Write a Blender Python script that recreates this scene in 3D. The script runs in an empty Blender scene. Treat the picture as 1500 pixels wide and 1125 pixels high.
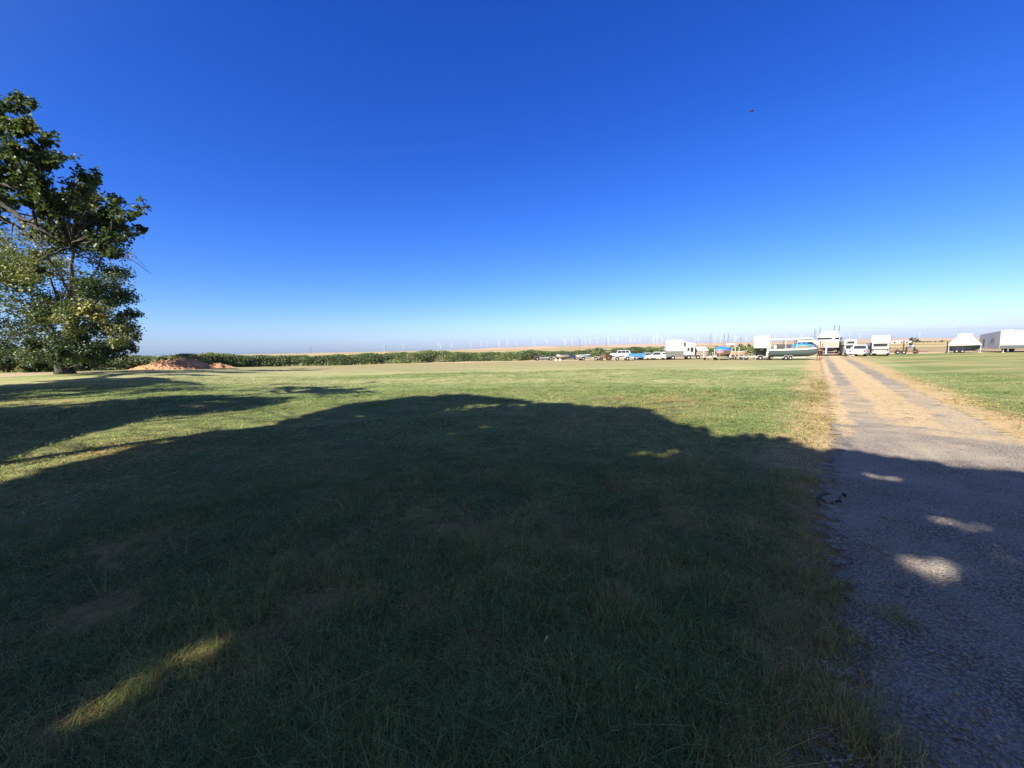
import bpy, math, random
import numpy as np
from mathutils import Vector, Matrix, noise as mnoise
random.seed(7)
R = np.random.default_rng(11)
C = bpy.context.scene.collection
sc = bpy.context.scene
PI = math.pi
rad = math.radians

# ------------------------------------------------------------------ camera
F = 565.0                      # focal length in pixels of a 1500 px wide frame
CAMH = 2.4
PITCH, ROLL = rad(5.21), rad(-1.15)
cam_d = bpy.data.cameras.new('camera')
cam = bpy.data.objects.new('camera', cam_d)
C.objects.link(cam)
cam_d.sensor_width = 36
cam_d.lens = 36*F/1500
cam_d.clip_start = 0.05
cam_d.clip_end = 40000
CM = Matrix.Rotation(PI/2-PITCH, 3, 'X') @ Matrix.Rotation(ROLL, 3, 'Z')
cam.matrix_world = Matrix.Translation((0, 0, CAMH)) @ CM.to_4x4()
sc.camera = cam
CMI = CM.transposed()

def sstep(a, b, x):
    t = np.clip((x-a)/(b-a), 0, 1)
    return t*t*(3-2*t)

def tz(x, y):
    """height of the ground: flat, with a low rise under the trees on the left and faint bumps"""
    x = np.asarray(x, float); y = np.asarray(y, float)
    a = x/np.maximum(y, 10)
    s = 1-sstep(-1.0, -0.4, a)
    z = 0.8*s*np.clip(y/35, 0, 1)
    r = np.hypot(x, y)
    k = np.clip(1-r/400, 0, 1)
    return z + k*(0.03*np.sin(x*.31+1.3)*np.sin(y*.27)+0.02*np.sin(x*.9+y*.6))

def ray(px, py):
    return CM @ Vector(((px-750)/F, -(py-562.5)/F, -1))

def at(px, py):
    """ground point seen at a photo pixel"""
    d = ray(px, py)
    z = 0.0
    for _ in range(6):
        t = (z-CAMH)/d.z
        z = float(tz(d.x*t, d.y*t))
    return Vector((d.x*t, d.y*t, z))

def atd(px, py, depth):
    """point at a given distance along the view ahead"""
    d = ray(px, py)
    return Vector((0, 0, CAMH)) + d*(depth/d.y)

def pix(P):
    """photo pixel of points (n,3)"""
    P = np.asarray(P, float)-np.array([0, 0, CAMH])
    L = P @ np.array(CM)          # columns of CM are the camera axes
    w = np.maximum(-L[:, 2], 1e-6)
    front = -L[:, 2] > 0.2
    return 750+F*L[:, 0]/w, 562.5-F*L[:, 1]/w, front

# ------------------------------------------------------------------ light
SUN_AZ = math.atan2(-0.60, -0.80)
SUN_EL = rad(40)
SUN = np.array([math.sin(SUN_AZ)*math.cos(SUN_EL), math.cos(SUN_AZ)*math.cos(SUN_EL), math.sin(SUN_EL)])
ld = bpy.data.lights.new('sun', 'SUN')
ld.energy = 5.0
ld.angle = rad(0.53)
ld.color = (1, 0.93, 0.82)
sun = bpy.data.objects.new('sun', ld)
C.objects.link(sun)
sun.rotation_euler = Vector(SUN).to_track_quat('Z', 'Y').to_euler()
EXPO = 1.15
SKYK = 10*2**-EXPO
world = bpy.data.worlds.new('World')
sc.world = world
world.use_nodes = True
wt = world.node_tree
sky = wt.nodes.new('ShaderNodeTexSky')
sky.sky_type = 'NISHITA'
sky.sun_disc = False
sky.sun_elevation = SUN_EL
sky.sun_rotation = SUN_AZ
sky.altitude = 0
sky.air_density = 1.0
sky.dust_density = 0.52
sky.ozone_density = 2.5
# the clear deep blue of the photograph: each channel of the sky falls off a little faster towards the zenith
hs = wt.nodes.new('ShaderNodeHueSaturation')
hs.inputs['Hue'].default_value = 0.507
hs.inputs['Saturation'].default_value = 1.22
hs.inputs['Value'].default_value = 0.123
wt.links.new(sky.outputs[0], hs.inputs['Color'])
sp = wt.nodes.new('ShaderNodeSeparateColor'); cb = wt.nodes.new('ShaderNodeCombineColor')
wt.links.new(hs.outputs[0], sp.inputs[0])
for ch, (pw, mu) in enumerate(((1.45, 1.13), (1.22, 1.13), (1.02, 1.72))):
    p1 = wt.nodes.new('ShaderNodeMath'); p1.operation = 'POWER'; p1.inputs[1].default_value = pw
    p2 = wt.nodes.new('ShaderNodeMath'); p2.operation = 'MULTIPLY'; p2.inputs[1].default_value = mu*SKYK
    wt.links.new(sp.outputs[ch], p1.inputs[0]); wt.links.new(p1.outputs[0], p2.inputs[0]); wt.links.new(p2.outputs[0], cb.inputs[ch])
# sunward sky mixed paler, added as neutral fill light for the shade
geo = wt.nodes.new('ShaderNodeTexCoord')
dotn = wt.nodes.new('ShaderNodeVectorMath'); dotn.operation = 'DOT_PRODUCT'; dotn.inputs[1].default_value = tuple(SUN)
wt.links.new(geo.outputs['Generated'], dotn.inputs[0])
mr = wt.nodes.new('ShaderNodeMapRange'); mr.interpolation_type = 'SMOOTHSTEP'; mr.inputs[1].default_value = .15; mr.inputs[2].default_value = .75
wt.links.new(dotn.outputs['Value'], mr.inputs[0])
pale = wt.nodes.new('ShaderNodeHueSaturation'); pale.inputs['Saturation'].default_value = .75; pale.inputs['Value'].default_value = .123*SKYK*.85
wt.links.new(sky.outputs[0], pale.inputs['Color'])
mxs = wt.nodes.new('ShaderNodeMix'); mxs.data_type = 'RGBA'
wt.links.new(mr.outputs[0], mxs.inputs[0]); wt.links.new(cb.outputs[0], mxs.inputs[6]); wt.links.new(pale.outputs[0], mxs.inputs[7])
wt.links.new(mxs.outputs[2], wt.nodes['Background'].inputs[0])
wt.nodes['Background'].inputs[1].default_value = 0.10
sc.view_settings.view_transform = 'Standard'
sc.view_settings.look = 'None'
sc.view_settings.exposure = EXPO
sc.view_settings.gamma = 1
sc.cycles.max_bounces = 6
sc.cycles.transparent_max_bounces = 8
sc.cycles.volume_bounces = 0

# ------------------------------------------------------------------ materials
class NT:
    """short hand for building node trees"""
    def __init__(s, name):
        s.m = bpy.data.materials.new(name); s.m.use_nodes = True
        s.t = s.m.node_tree; s.t.nodes.clear()
        s.out = s.t.nodes.new('ShaderNodeOutputMaterial')
    def n(s, typ, props=None, **ins):
        nd = s.t.nodes.new(typ)
        for k, v in (props or {}).items(): setattr(nd, k, v)
        for k, v in ins.items():
            key = int(k[1:]) if k[0] == 'i' and k[1:].isdigit() else k.replace('_', ' ')
            s.set(nd.inputs[key], v)
        return nd
    def set(s, sock, v):
        if isinstance(v, bpy.types.NodeSocket): s.t.links.new(v, sock)
        elif isinstance(v, bpy.types.Node): s.t.links.new(v.outputs[0], sock)
        else:
            if isinstance(v, tuple) and len(v) == 3 and sock.type == 'RGBA': v = v+(1,)
            sock.default_value = v
    def math(s, op, a, b=0.0, clamp=False):
        return s.n('ShaderNodeMath', {'operation': op, 'use_clamp': clamp}, i0=a, i1=b).outputs[0]
    def mix(s, f, a, b, mode='MIX'):
        nd = s.t.nodes.new('ShaderNodeMix'); nd.data_type = 'RGBA'; nd.blend_type = mode; nd.clamp_factor = True
        s.set(nd.inputs[0], f); s.set(nd.inputs[6], a); s.set(nd.inputs[7], b)
        return nd.outputs[2]
    def noise(s, vec, scale, detail=3, rough=.55, dist=0):
        return s.n('ShaderNodeTexNoise', None, Vector=vec, Scale=scale, Detail=detail, Roughness=rough, Distortion=dist).outputs[0]
    def ramp(s, f, a, b):
        return s.n('ShaderNodeMapRange', {'interpolation_type': 'SMOOTHSTEP'}, i0=f, i1=a, i2=b).outputs[0]
    def pos(s):
        return s.n('ShaderNodeNewGeometry').outputs['Position']
    def attr(s, name, typ='GEOMETRY'):
        return s.n('ShaderNodeAttribute', {'attribute_name': name, 'attribute_type': typ}).outputs['Fac']
    def surf(s, sh):
        s.t.links.new(sh.outputs[0] if isinstance(sh, bpy.types.Node) else sh, s.out.inputs[0]); return s.m

_mats = {}
def paint(name, col, rough=.5, metal=0, dirt=.25, spec=.4):
    """painted or plain surface with grime and slight unevenness"""
    if name in _mats: return _mats[name]
    k = NT(name)
    tc = k.n('ShaderNodeTexCoord').outputs['Object']
    a = k.noise(tc, 1.6, 5, .6)
    b = k.noise(tc, 9, 3, .6)
    f = k.math('MULTIPLY', k.ramp(a, .42, .72), dirt)
    f = k.math('ADD', f, k.math('MULTIPLY', k.ramp(b, .5, .8), dirt*.5), True)
    c = k.mix(f, col, tuple(x*.55+y*.35 for x, y in zip(col, (.2, .16, .12))))
    p = k.n('ShaderNodeBsdfPrincipled', None, Base_Color=c, Roughness=k.math('ADD', k.math('MULTIPLY', b, .2), rough-.1), Metallic=metal)
    p.inputs['Specular IOR Level'].default_value = spec
    _mats[name] = k.surf(p)
    return _mats[name]

def glass_dark():
    return paint('dark_glass', (.02, .025, .03), .12, 0, .1, .8)

def leaf_mat(name, stops, transl=.35, rough=.45):
    k = NT(name)
    r = k.n('ShaderNodeValToRGB', None, Fac=k.attr('tint'))
    el = r.color_ramp.elements
    while len(el) > 1: el.remove(el[-1])
    el[0].position = stops[0][0]; el[0].color = stops[0][1]+(1,)
    for p_, c_ in stops[1:]:
        e = el.new(p_); e.color = c_+(1,)
    col = r.outputs[0]
    p = k.n('ShaderNodeBsdfPrincipled', None, Base_Color=col, Roughness=rough)
    p.inputs['Specular IOR Level'].default_value = .35
    tr = k.n('ShaderNodeBsdfTranslucent', None, Color=k.mix(.6, col, (.26, .34, .05)))
    return k.surf(k.n('ShaderNodeMixShader', None, i0=transl, i1=p, i2=tr))

def bark_mat(name, a, b):
    k = NT(name)
    tc = k.n('ShaderNodeTexCoord').outputs['Object']
    mp = k.n('ShaderNodeMapping', None, Vector=tc); mp.inputs['Scale'].default_value = (6, 6, 1.2)
    nz = k.noise(mp.outputs[0], 1.5, 6, .65)
    bm = k.n('ShaderNodeBump', None, Height=nz, Strength=.8, Distance=.05)
    return k.surf(k.n('ShaderNodeBsdfPrincipled', None, Base_Color=k.mix(k.ramp(nz, .35, .65), a, b), Roughness=.9, Normal=bm.outputs[0]))

# ------------------------------------------------------------------ mesh building
class MB:
    def __init__(s): s.v = []; s.f = []
    def add(s, vs, fs):
        o = len(s.v); s.v += [tuple(map(float, p)) for p in vs]; s.f += [tuple(i+o for i in f) for f in fs]; return s
    def box(s, c, d, top=(1, 1), sh=(0, 0), bev=0.0):
        """box with centre c, size d; top scale and shear shape it; bev chamfers its upright edges"""
        x, y, z = d[0]/2, d[1]/2, d[2]/2
        if bev > 0:
            ring = [(x-bev, -y), (x, -y+bev), (x, y-bev), (x-bev, y), (-x+bev, y), (-x, y-bev), (-x, -y+bev), (-x+bev, -y)]
        else: ring = [(x, -y), (x, y), (-x, y), (-x, -y)]
        n = len(ring); t = min(bev, z*.5)
        lv = [(1, -z), (1, z)] if bev <= 0 else [(1-bev/max(x, y)*.5, -z), (1, -z+t), (1, z-t), (1-bev/max(x, y)*.8, z)]
        vs = []
        for k, (q, zz) in enumerate(lv):
            w = (zz+z)/(2*z); sx = q*(1+(top[0]-1)*w); sy = q*(1+(top[1]-1)*w)
            vs += [(c[0]+a*sx+sh[0]*w, c[1]+b*sy+sh[1]*w, c[2]+zz) for a, b in ring]
        fs = [tuple(reversed(range(n))), tuple(range(n*(len(lv)-1), n*len(lv)))]
        for k in range(len(lv)-1):
            for i in range(n):
                j = (i+1) % n; fs.append((k*n+i, k*n+j, (k+1)*n+j, (k+1)*n+i))
        return s.add(vs, fs)
    def prism(s, pts, y0, y1, ys=None):
        """side outline pts (x,z) extruded from y0 to y1; ys(z) scales the width with height"""
        n = len(pts); ys = ys or (lambda z: 1)
        vs = [(x, y0*ys(z), z) for x, z in pts]+[(x, y1*ys(z), z) for x, z in pts]
        fs = [tuple(range(n)), tuple(reversed(range(n, 2*n)))]
        fs += [(i, i+n, (i+1) % n+n, (i+1) % n) for i in range(n)]
        return s.add(vs, fs)
    def tube(s, pts, r, n=7, cap=True):
        """round bar along a polyline; r is a number or one radius per point"""
        pts = [Vector(p) for p in pts]
        rs = r if isinstance(r, (list, tuple)) else [r]*len(pts)
        o = len(s.v); prev = None
        for i, p in enumerate(pts):
            d = (pts[min(i+1, len(pts)-1)]-pts[max(i-1, 0)]).normalized()
            u = prev-d*prev.dot(d) if prev is not None else d.orthogonal()
            if u.length < 1e-5: u = d.orthogonal()
            u.normalize(); prev = u; w = d.cross(u)
            for k in range(n):
                t = 2*PI*k/n
                s.v.append(tuple(p+u*(rs[i]*math.cos(t))+w*(rs[i]*math.sin(t))))
        for i in range(len(pts)-1):
            for k in range(n):
                k2 = (k+1) % n
                s.f.append((o+i*n+k, o+i*n+k2, o+(i+1)*n+k2, o+(i+1)*n+k))
        if cap:
            s.f.append(tuple(o+k for k in reversed(range(n)))); e = o+(len(pts)-1)*n
            s.f.append(tuple(e+k for k in range(n)))
        return s
    def lathe(s, c, prof, axis='y', n=20):
        """profile (radius, offset) turned about an axis through c"""
        vs = []; m = len(prof)
        for r_, h in prof:
            for k in range(n):
                t = 2*PI*k/n; a, b = r_*math.cos(t), r_*math.sin(t)
                vs.append({'y': (c[0]+a, c[1]+h, c[2]+b), 'z': (c[0]+a, c[1]+b, c[2]+h), 'x': (c[0]+h, c[1]+a, c[2]+b)}[axis])
        fs = [(i*n+k, i*n+(k+1) % n, (i+1)*n+(k+1) % n, (i+1)*n+k) for i in range(m-1) for k in range(n)]
        fs += [tuple(range(n)), tuple(range((m-1)*n, m*n))]
        return s.add(vs, fs)
    def build(s, name, mat, parent=None, smooth=False, loc=None):
        me = bpy.data.meshes.new(name)
        me.from_pydata(s.v, [], s.f)
        me.materials.append(mat)
        import bmesh
        bm = bmesh.new(); bm.from_mesh(me); bmesh.ops.recalc_face_normals(bm, faces=bm.faces); bm.to_mesh(me); bm.free()
        if smooth: me.polygons.foreach_set('use_smooth', [True]*len(me.polygons))
        o = bpy.data.objects.new(name, me); C.objects.link(o)
        if parent is not None: o.parent = parent
        if loc is not None: o.location = loc
        return o

def np_mesh(name, V, Fa, mat, parent=None, attrs=None, smooth=False):
    """mesh from arrays; Fa is an (m,k) index array"""
    me = bpy.data.meshes.new(name)
    V = np.asarray(V, np.float32); Fa = np.asarray(Fa, np.int32)
    me.vertices.add(len(V)); me.vertices.foreach_set('co', V.ravel())
    m, k = Fa.shape
    me.loops.add(m*k); me.loops.foreach_set('vertex_index', Fa.ravel())
    me.polygons.add(m); me.polygons.foreach_set('loop_start', np.arange(0, m*k, k, dtype=np.int32))
    try: me.polygons.foreach_set('loop_total', np.full(m, k, np.int32))
    except Exception: pass
    me.update(calc_edges=True)
    for an, av in (attrs or {}).items():
        a_ = me.attributes.new(an, 'FLOAT', 'POINT'); a_.data.foreach_set('value', np.asarray(av, np.float32))
    if smooth: me.polygons.foreach_set('use_smooth', np.ones(m, bool))
    for mm in (mat if isinstance(mat, (list, tuple)) else [mat]): me.materials.append(mm)
    o = bpy.data.objects.new(name, me); C.objects.link(o)
    if parent is not None: o.parent = parent
    return o

def tag(o, label, cat, group=None, kind=None):
    if label: o['label'] = label
    if cat: o['category'] = cat
    if group: o['group'] = group
    if kind: o['kind'] = kind
    return o

def thing(name, label, cat, loc=(0, 0, 0), rz=0, group=None):
    o = bpy.data.objects.new(name, None); C.objects.link(o)
    o.empty_display_size = .3
    o.location = loc; o.rotation_euler = (0, 0, rz)
    return tag(o, label, cat, group)

def face(px, turn):
    """heading of a thing: turn 0 = its front to the right across the view at that spot, 90 = away, 270 = towards the photographer"""
    d = ray(px, 512)
    return math.atan2(d.y, d.x)-PI/2+rad(turn)

def put(px, py, turn=0, dz=0):
    p = at(px, py); p.z += dz
    return p, face(px, turn)

# ------------------------------------------------------------------ the road's own coordinates
RC = Vector((14.07, 14.3)); RD = Vector((.62, .785)).normalized()      # a point on the centre line and its heading
def road_uv(x, y):
    dx, dy = x-RC.x, y-RC.y
    return dx*RD.y-dy*RD.x, dx*RD.x+dy*RD.y
RHW = 1.95

def fbm(x, y, s, seed=0.0, oct=3):
    return np.array([mnoise.fractal(Vector((a*s+seed, b*s-seed, seed*.37)), 1.0, 2.0, oct) for a, b in zip(x, y)])

DRY_SPOTS = [(820, 790, .75, .5), (670, 780, .5, .35), (985, 748, .4, .3), (740, 830, .5, .3), (250, 970, .45, .3), (140, 905, .5, .3), (215, 800, .6, .4), (640, 870, .3, .25), (900, 885, .3, .25), (490, 800, .4, .3), (1110, 770, .5, .4), (1000, 850, .3, .3), (340, 960, .25, .2), (60, 1080, .3, .25), (700, 960, .25, .2), (290, 640, 1.5, .7), (180, 665, 1.5, .6), (960, 592, 3.5, 1.5), (880, 620, 1.5, .6), (350, 630, 1.5, .7), (60, 590, 2.0, 1.0)]
DRYP = [(at(a, b), c, d) for a, b, c, d in DRY_SPOTS]
def dryness(x, y):
    """0 green turf, 1 straw"""
    x = np.asarray(x, float); y = np.asarray(y, float)
    r = np.hypot(x, y)
    n = fbm(x, y, .35, 3.1)*.5+fbm(x, y, 1.7, 8.7, 2)*.45
    n0 = fbm(x, y, .8, 77.0, 4)
    d = np.clip((n-.1)*1.7, 0, 1)*.4
    d = np.maximum(d, np.clip((n0-.16+fbm(x, y, 5.0, 19.0, 2)*.3)*3.0, 0, 1)*.62*np.clip(1.35-r/11, .15, 1))
    wx = fbm(x, y, 1.9, 31.0, 3); wy = fbm(x, y, 1.9, 47.0, 3); hf = fbm(x, y, 6.0, 13.0, 2)
    for p, a, b in DRYP:
        q = ((x-p.x)/a+wx*1.1)**2+((y-p.y)/(a*.8)+wy*1.1)**2
        d = np.maximum(d, np.exp(-q*1.2)*1.0*np.clip(.62+n+hf*.8, 0, 1))
    u, v = road_uv(x, y)
    edge = np.clip(1.15-(np.abs(u)-RHW+.1)/np.where(u > 0, 1.3, .75)+.7*n, 0, 1)
    d = np.maximum(d, edge)
    d = np.maximum(d, np.clip((y-30)/60, 0, .5)*np.clip(1+n, .3, 1.5))
    return np.clip(d, 0, 1)

# ------------------------------------------------------------------ ground
rings = [0.0]
r_ = .35
while r_ < 9200:
    rings.append(r_); r_ *= 1.035 if r_ < 60 else 1.07
rings.append(9300)
NA = 300
ang = np.linspace(0, 2*PI, NA, endpoint=False)
rr = np.repeat(np.array(rings[1:]), NA); aa = np.tile(ang, len(rings)-1)
GX = np.concatenate([[0], rr*np.sin(aa)]); GY = np.concatenate([[0], rr*np.cos(aa)])
GZ = tz(GX, GY)
gq = []
nr = len(rings)-1
i = np.arange(nr-1)[:, None]; j = np.arange(NA)[None, :]; j2 = (j+1) % NA
quad = np.stack([1+i*NA+j, 1+i*NA+j2, 1+(i+1)*NA+j2, 1+(i+1)*NA+j], -1).reshape(-1, 4)
cap = np.array([[0, 1+(2*q+2) % NA, 1+2*q+1, 1+2*q] for q in range(NA//2)])
near = np.hypot(GX, GY) < 110
GD = np.full(len(GX), .5); GD[near] = dryness(GX[near], GY[near])

k = NT('meadow_ground')
P = k.pos()
xyz = k.n('ShaderNodeSeparateXYZ', None, Vector=P)
PX, PY = xyz.outputs[0], xyz.outputs[1]
dry = k.attr('dry')
n1 = k.noise(P, .06, 5, .6); n2 = k.noise(P, .55, 4, .65); n3 = k.noise(P, 5, 4, .7); n4 = k.noise(P, 38, 3, .7)
n5 = k.noise(P, .012, 4, .6)
green = k.mix(k.ramp(n2, .35, .68), (.115, .17, .05), (.27, .29, .105))
green = k.mix(k.ramp(n1, .4, .65), green, (.30, .275, .115))
straw = k.mix(k.ramp(n3, .3, .7), (.30, .205, .08), (.50, .36, .145))
f = k.math('ADD', dry, k.math('MULTIPLY', k.math('SUBTRACT', n3, .5), .9))
f = k.math('ADD', f, k.math('MULTIPLY', k.math('SUBTRACT', n4, .5), .8))
col = k.mix(k.ramp(f, .25, .85), green, straw)
col = k.mix(k.math('MULTIPLY', k.ramp(n4, .38, .62), .35), col, (.06, .055, .03))   # thatch and soil between the blades
dark_base = k.mix(k.ramp(n3, .35, .65), (.030, .034, .014), (.10, .085, .036))
nearf = k.math('MULTIPLY', k.ramp(k.n('ShaderNodeVectorMath', {'operation': 'LENGTH'}, i0=P).outputs[1], 12, 5), .75)  # base under the blades turns darker close to the camera
col = k.mix(nearf, col, k.mix(k.ramp(f, .3, .8), dark_base, k.mix(n4, (.26, .17, .07), (.50, .36, .165))))
# mown meadow further off: pale olive with bands of dry grass
mp = k.n('ShaderNodeMapping', None, Vector=P); mp.inputs['Scale'].default_value = (.05, .22, 1)
n6 = k.noise(mp.outputs[0], 1, 5, .62)
farc = k.mix(k.ramp(n6, .36, .62), (.18, .225, .085), (.36, .34, .17))
farc = k.mix(k.ramp(PY, 34, 62), farc, k.mix(n2, (.30, .25, .14), (.25, .235, .115)))
n3b = k.noise(P, 2.2, 5, .7)
farc = k.mix(k.math('MULTIPLY', k.ramp(n3, .45, .7), .5), farc, (.11, .125, .04))
farc = k.mix(k.math('MULTIPLY', k.ramp(n3b, .58, .70), .6), farc, (.48, .41, .24))
col = k.mix(k.ramp(PY, 14, 30), col, farc)
# right of the road the meadow is greener
rg = k.math('SUBTRACT', k.math('MULTIPLY', PX, RD.y), k.math('MULTIPLY', PY, RD.x))
rg = k.math('SUBTRACT', rg, RC.x*RD.y-RC.y*RD.x)
rgreen = k.mix(k.ramp(n6, .4, .6), (.145, .175, .06), (.27, .25, .11))
col = k.mix(k.math('MULTIPLY', k.ramp(rg, 4, 5.5), k.ramp(PY, 9, 20)), col, rgreen)
vg = k.math('ABSOLUTE', k.math('ADD', rg, k.math('MULTIPLY', k.math('SUBTRACT', n2, .5), 1.3)))
vm = k.math('MULTIPLY', k.ramp(vg, 3.6, 2.4), k.ramp(PY, 4, 8))
col = k.mix(k.math('MULTIPLY', vm, k.ramp(n3, .2, .45)), col, k.mix(k.ramp(n4, .3, .7), (.26, .19, .10), (.52, .39, .215)))
# the storage yard and the dry plain beyond
edge = k.math('ADD', PY, k.math('MULTIPLY', k.math('SUBTRACT', n1, .5), 5))
yard = k.mix(k.ramp(n2, .35, .65), (.34, .24, .15), (.24, .19, .11))
col = k.mix(k.ramp(edge, 71.5, 73.5), col, k.mix(k.ramp(edge, 76, 80), (.42, .33, .2), yard))
mp2 = k.n('ShaderNodeMapping', None, Vector=P); mp2.inputs['Scale'].default_value = (.0015, .012, 1)
n7 = k.noise(mp2.outputs[0], 1, 4, .6)
plain = k.mix(k.ramp(n7, .42, .58), (.46, .34, .18), (.20, .19, .09))
col = k.mix(k.ramp(PY, 100, 150), col, plain)
dirt = k.n('ShaderNodeVectorMath', {'operation': 'DISTANCE'}, i0=P, i1=tuple(at(15, 549))).outputs[1]
dm = k.ramp(k.math('ADD', dirt, k.math('MULTIPLY', k.math('SUBTRACT', n2, .5), 6)), 7, 4)
col = k.mix(dm, col, k.mix(n3, (.42, .32, .21), (.33, .25, .16)))
bmp = k.n('ShaderNodeBump', None, Height=k.math('ADD', k.math('MULTIPLY', n4, .35), n3), Strength=.55, Distance=.05)
p = k.n('ShaderNodeBsdfPrincipled', None, Base_Color=col, Roughness=.95, Normal=bmp.outputs[0])
p.inputs['Specular IOR Level'].default_value = .1
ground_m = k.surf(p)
V = np.stack([GX, GY, GZ], 1)
me_f = np.concatenate([quad, cap])
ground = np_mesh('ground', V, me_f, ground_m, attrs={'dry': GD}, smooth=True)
tag(ground, None, None, kind='structure')

# ------------------------------------------------------------------ gravel road
k = NT('gravel_track')
tc = k.n('ShaderNodeAttribute', {'attribute_name': 'u'}).outputs['Fac']; av = k.attr('v')
P = k.pos()
n1 = k.noise(P, .8, 4, .6); n2 = k.noise(P, 4, 4, .65); n3 = k.noise(P, 30, 3, .7)
vor = k.n('ShaderNodeTexVoronoi', None, Vector=P, Scale=48.0)
vc = k.n('ShaderNodeSeparateColor', None, Color=vor.outputs['Color']).outputs[0]
grav = k.mix(vc, (.25, .21, .165), (.48, .425, .34))
grav = k.mix(k.ramp(vor.outputs['Distance'], .25, .75), grav, (.12, .10, .078))
grav = k.mix(k.math('MULTIPLY', k.ramp(n1, .35, .7), .5), grav, (.43, .37, .29))
mps = k.n('ShaderNodeMapping', None, Vector=P, Rotation=(0, 0, .9)); mps.inputs['Scale'].default_value = (14, 60, 20)
ns_ = k.noise(mps.outputs[0], 1, 3, .7)
straw = k.mix(k.ramp(ns_, .38, .62), (.33, .27, .14), (.66, .48, .27))
straw = k.mix(k.ramp(n2, .5, .72), straw, (.30, .205, .135))
straw = k.mix(k.math('MULTIPLY', k.ramp(n1, .45, .65), .3), straw, (.40, .29, .18))
n1b = k.noise(P, .45, 5, .65)
w = k.math('ADD', tc, k.math('MULTIPLY', k.math('SUBTRACT', n2, .5), .6))
w = k.math('ADD', w, k.math('MULTIPLY', k.math('SUBTRACT', n1b, .5), .8))
vw = k.math('ADD', k.math('ADD', av, k.math('MULTIPLY', tc, 1.0)), k.math('MULTIPLY', k.math('SUBTRACT', n1, .5), 7))
mid = k.math('MULTIPLY', k.ramp(k.math('ABSOLUTE', k.math('SUBTRACT', w, .12)), 1.05, .4), k.ramp(vw, -10, 0))
lef = k.math('MULTIPLY', k.ramp(w, -.95, -1.5), k.ramp(vw, -11, -5))
rig = k.math('MULTIPLY', k.ramp(w, 1.35, 1.8), k.ramp(vw, -9, -5))
blk = k.math('MULTIPLY', k.math('MULTIPLY', k.ramp(vw, -9, -3), k.ramp(av, 14, 6)), .5)
sm = k.math('MAXIMUM', k.math('MAXIMUM', mid, lef), k.math('MAXIMUM', rig, blk))
nn = k.math('MULTIPLY', k.math('ADD', n3, k.math('ADD', n2, k.math('ADD', ns_, n1))), .25)
sm = k.math('MULTIPLY', k.ramp(k.math('ADD', nn, k.math('MULTIPLY', sm, .30)), .58, .74), k.ramp(sm, 0, .12))
sm = k.math('MULTIPLY', sm, k.math('ADD', .6, k.math('MULTIPLY', ns_, .65)), True)
gm = k.mix(sm, grav, straw)
bh = k.math('ADD', k.math('MULTIPLY', k.math('SUBTRACT', 1.0, vor.outputs['Distance']), .6), k.math('MULTIPLY', n3, .6))
bmp = k.n('ShaderNodeBump', None, Height=bh, Strength=.9, Distance=.03)
p = k.n('ShaderNodeBsdfPrincipled', None, Base_Color=gm, Roughness=.9, Normal=bmp.outputs[0])
p.inputs['Specular IOR Level'].default_value = .2
al = k.math('ADD', k.math('ABSOLUTE', tc), k.math('MULTIPLY', k.math('SUBTRACT', n2, .5), 1.1))
al = k.math('ADD', al, k.math('MULTIPLY', k.math('SUBTRACT', n1, .5), .5))
tr = k.n('ShaderNodeBsdfTransparent')
road_m = k.surf(k.n('ShaderNodeMixShader', None, i0=k.ramp(k.math('ADD', al, k.math('MULTIPLY', k.math('SUBTRACT', n3, .5), .5)), RHW-.36, RHW-.1), i1=p, i2=tr))
vv = [-40.0]
while vv[-1] < 78: vv.append(vv[-1]+(.35 if -18 < vv[-1] < 25 else .9))
uu = np.linspace(-RHW-.25, RHW+.25, 19)
U, W = np.meshgrid(uu, np.array(vv))
def near_widen(v): return .36*np.exp(-((v+12.5)/3.2)**2)+.26*sstep(15, 17.5, -v)
UX = U - near_widen(W)*(U < 0)*np.abs(U)/RHW
X = RC.x+UX*RD.y+W*RD.x; Y = RC.y-UX*RD.x+W*RD.y
rut = -.03*np.exp(-((np.abs(U)-1.0)/.35)**2)
Z = tz(X, Y)+.034+rut
nu = len(uu); nvv = len(vv)
i = np.arange(nvv-1)[:, None]; j = np.arange(nu-1)[None, :]
fq = np.stack([i*nu+j, i*nu+j+1, (i+1)*nu+j+1, (i+1)*nu+j], -1).reshape(-1, 4)
road = np_mesh('gravel_road', np.stack([X, Y, Z], -1).reshape(-1, 3), fq, road_m, attrs={'u': U.ravel(), 'v': W.ravel()}, smooth=True)
tag(road, None, None, kind='structure')
def road_z(x, y):
    u, v = road_uv(x, y)
    return tz(x, y)+.034-.03*np.exp(-((np.abs(u)-1.0)/.35)**2)

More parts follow.
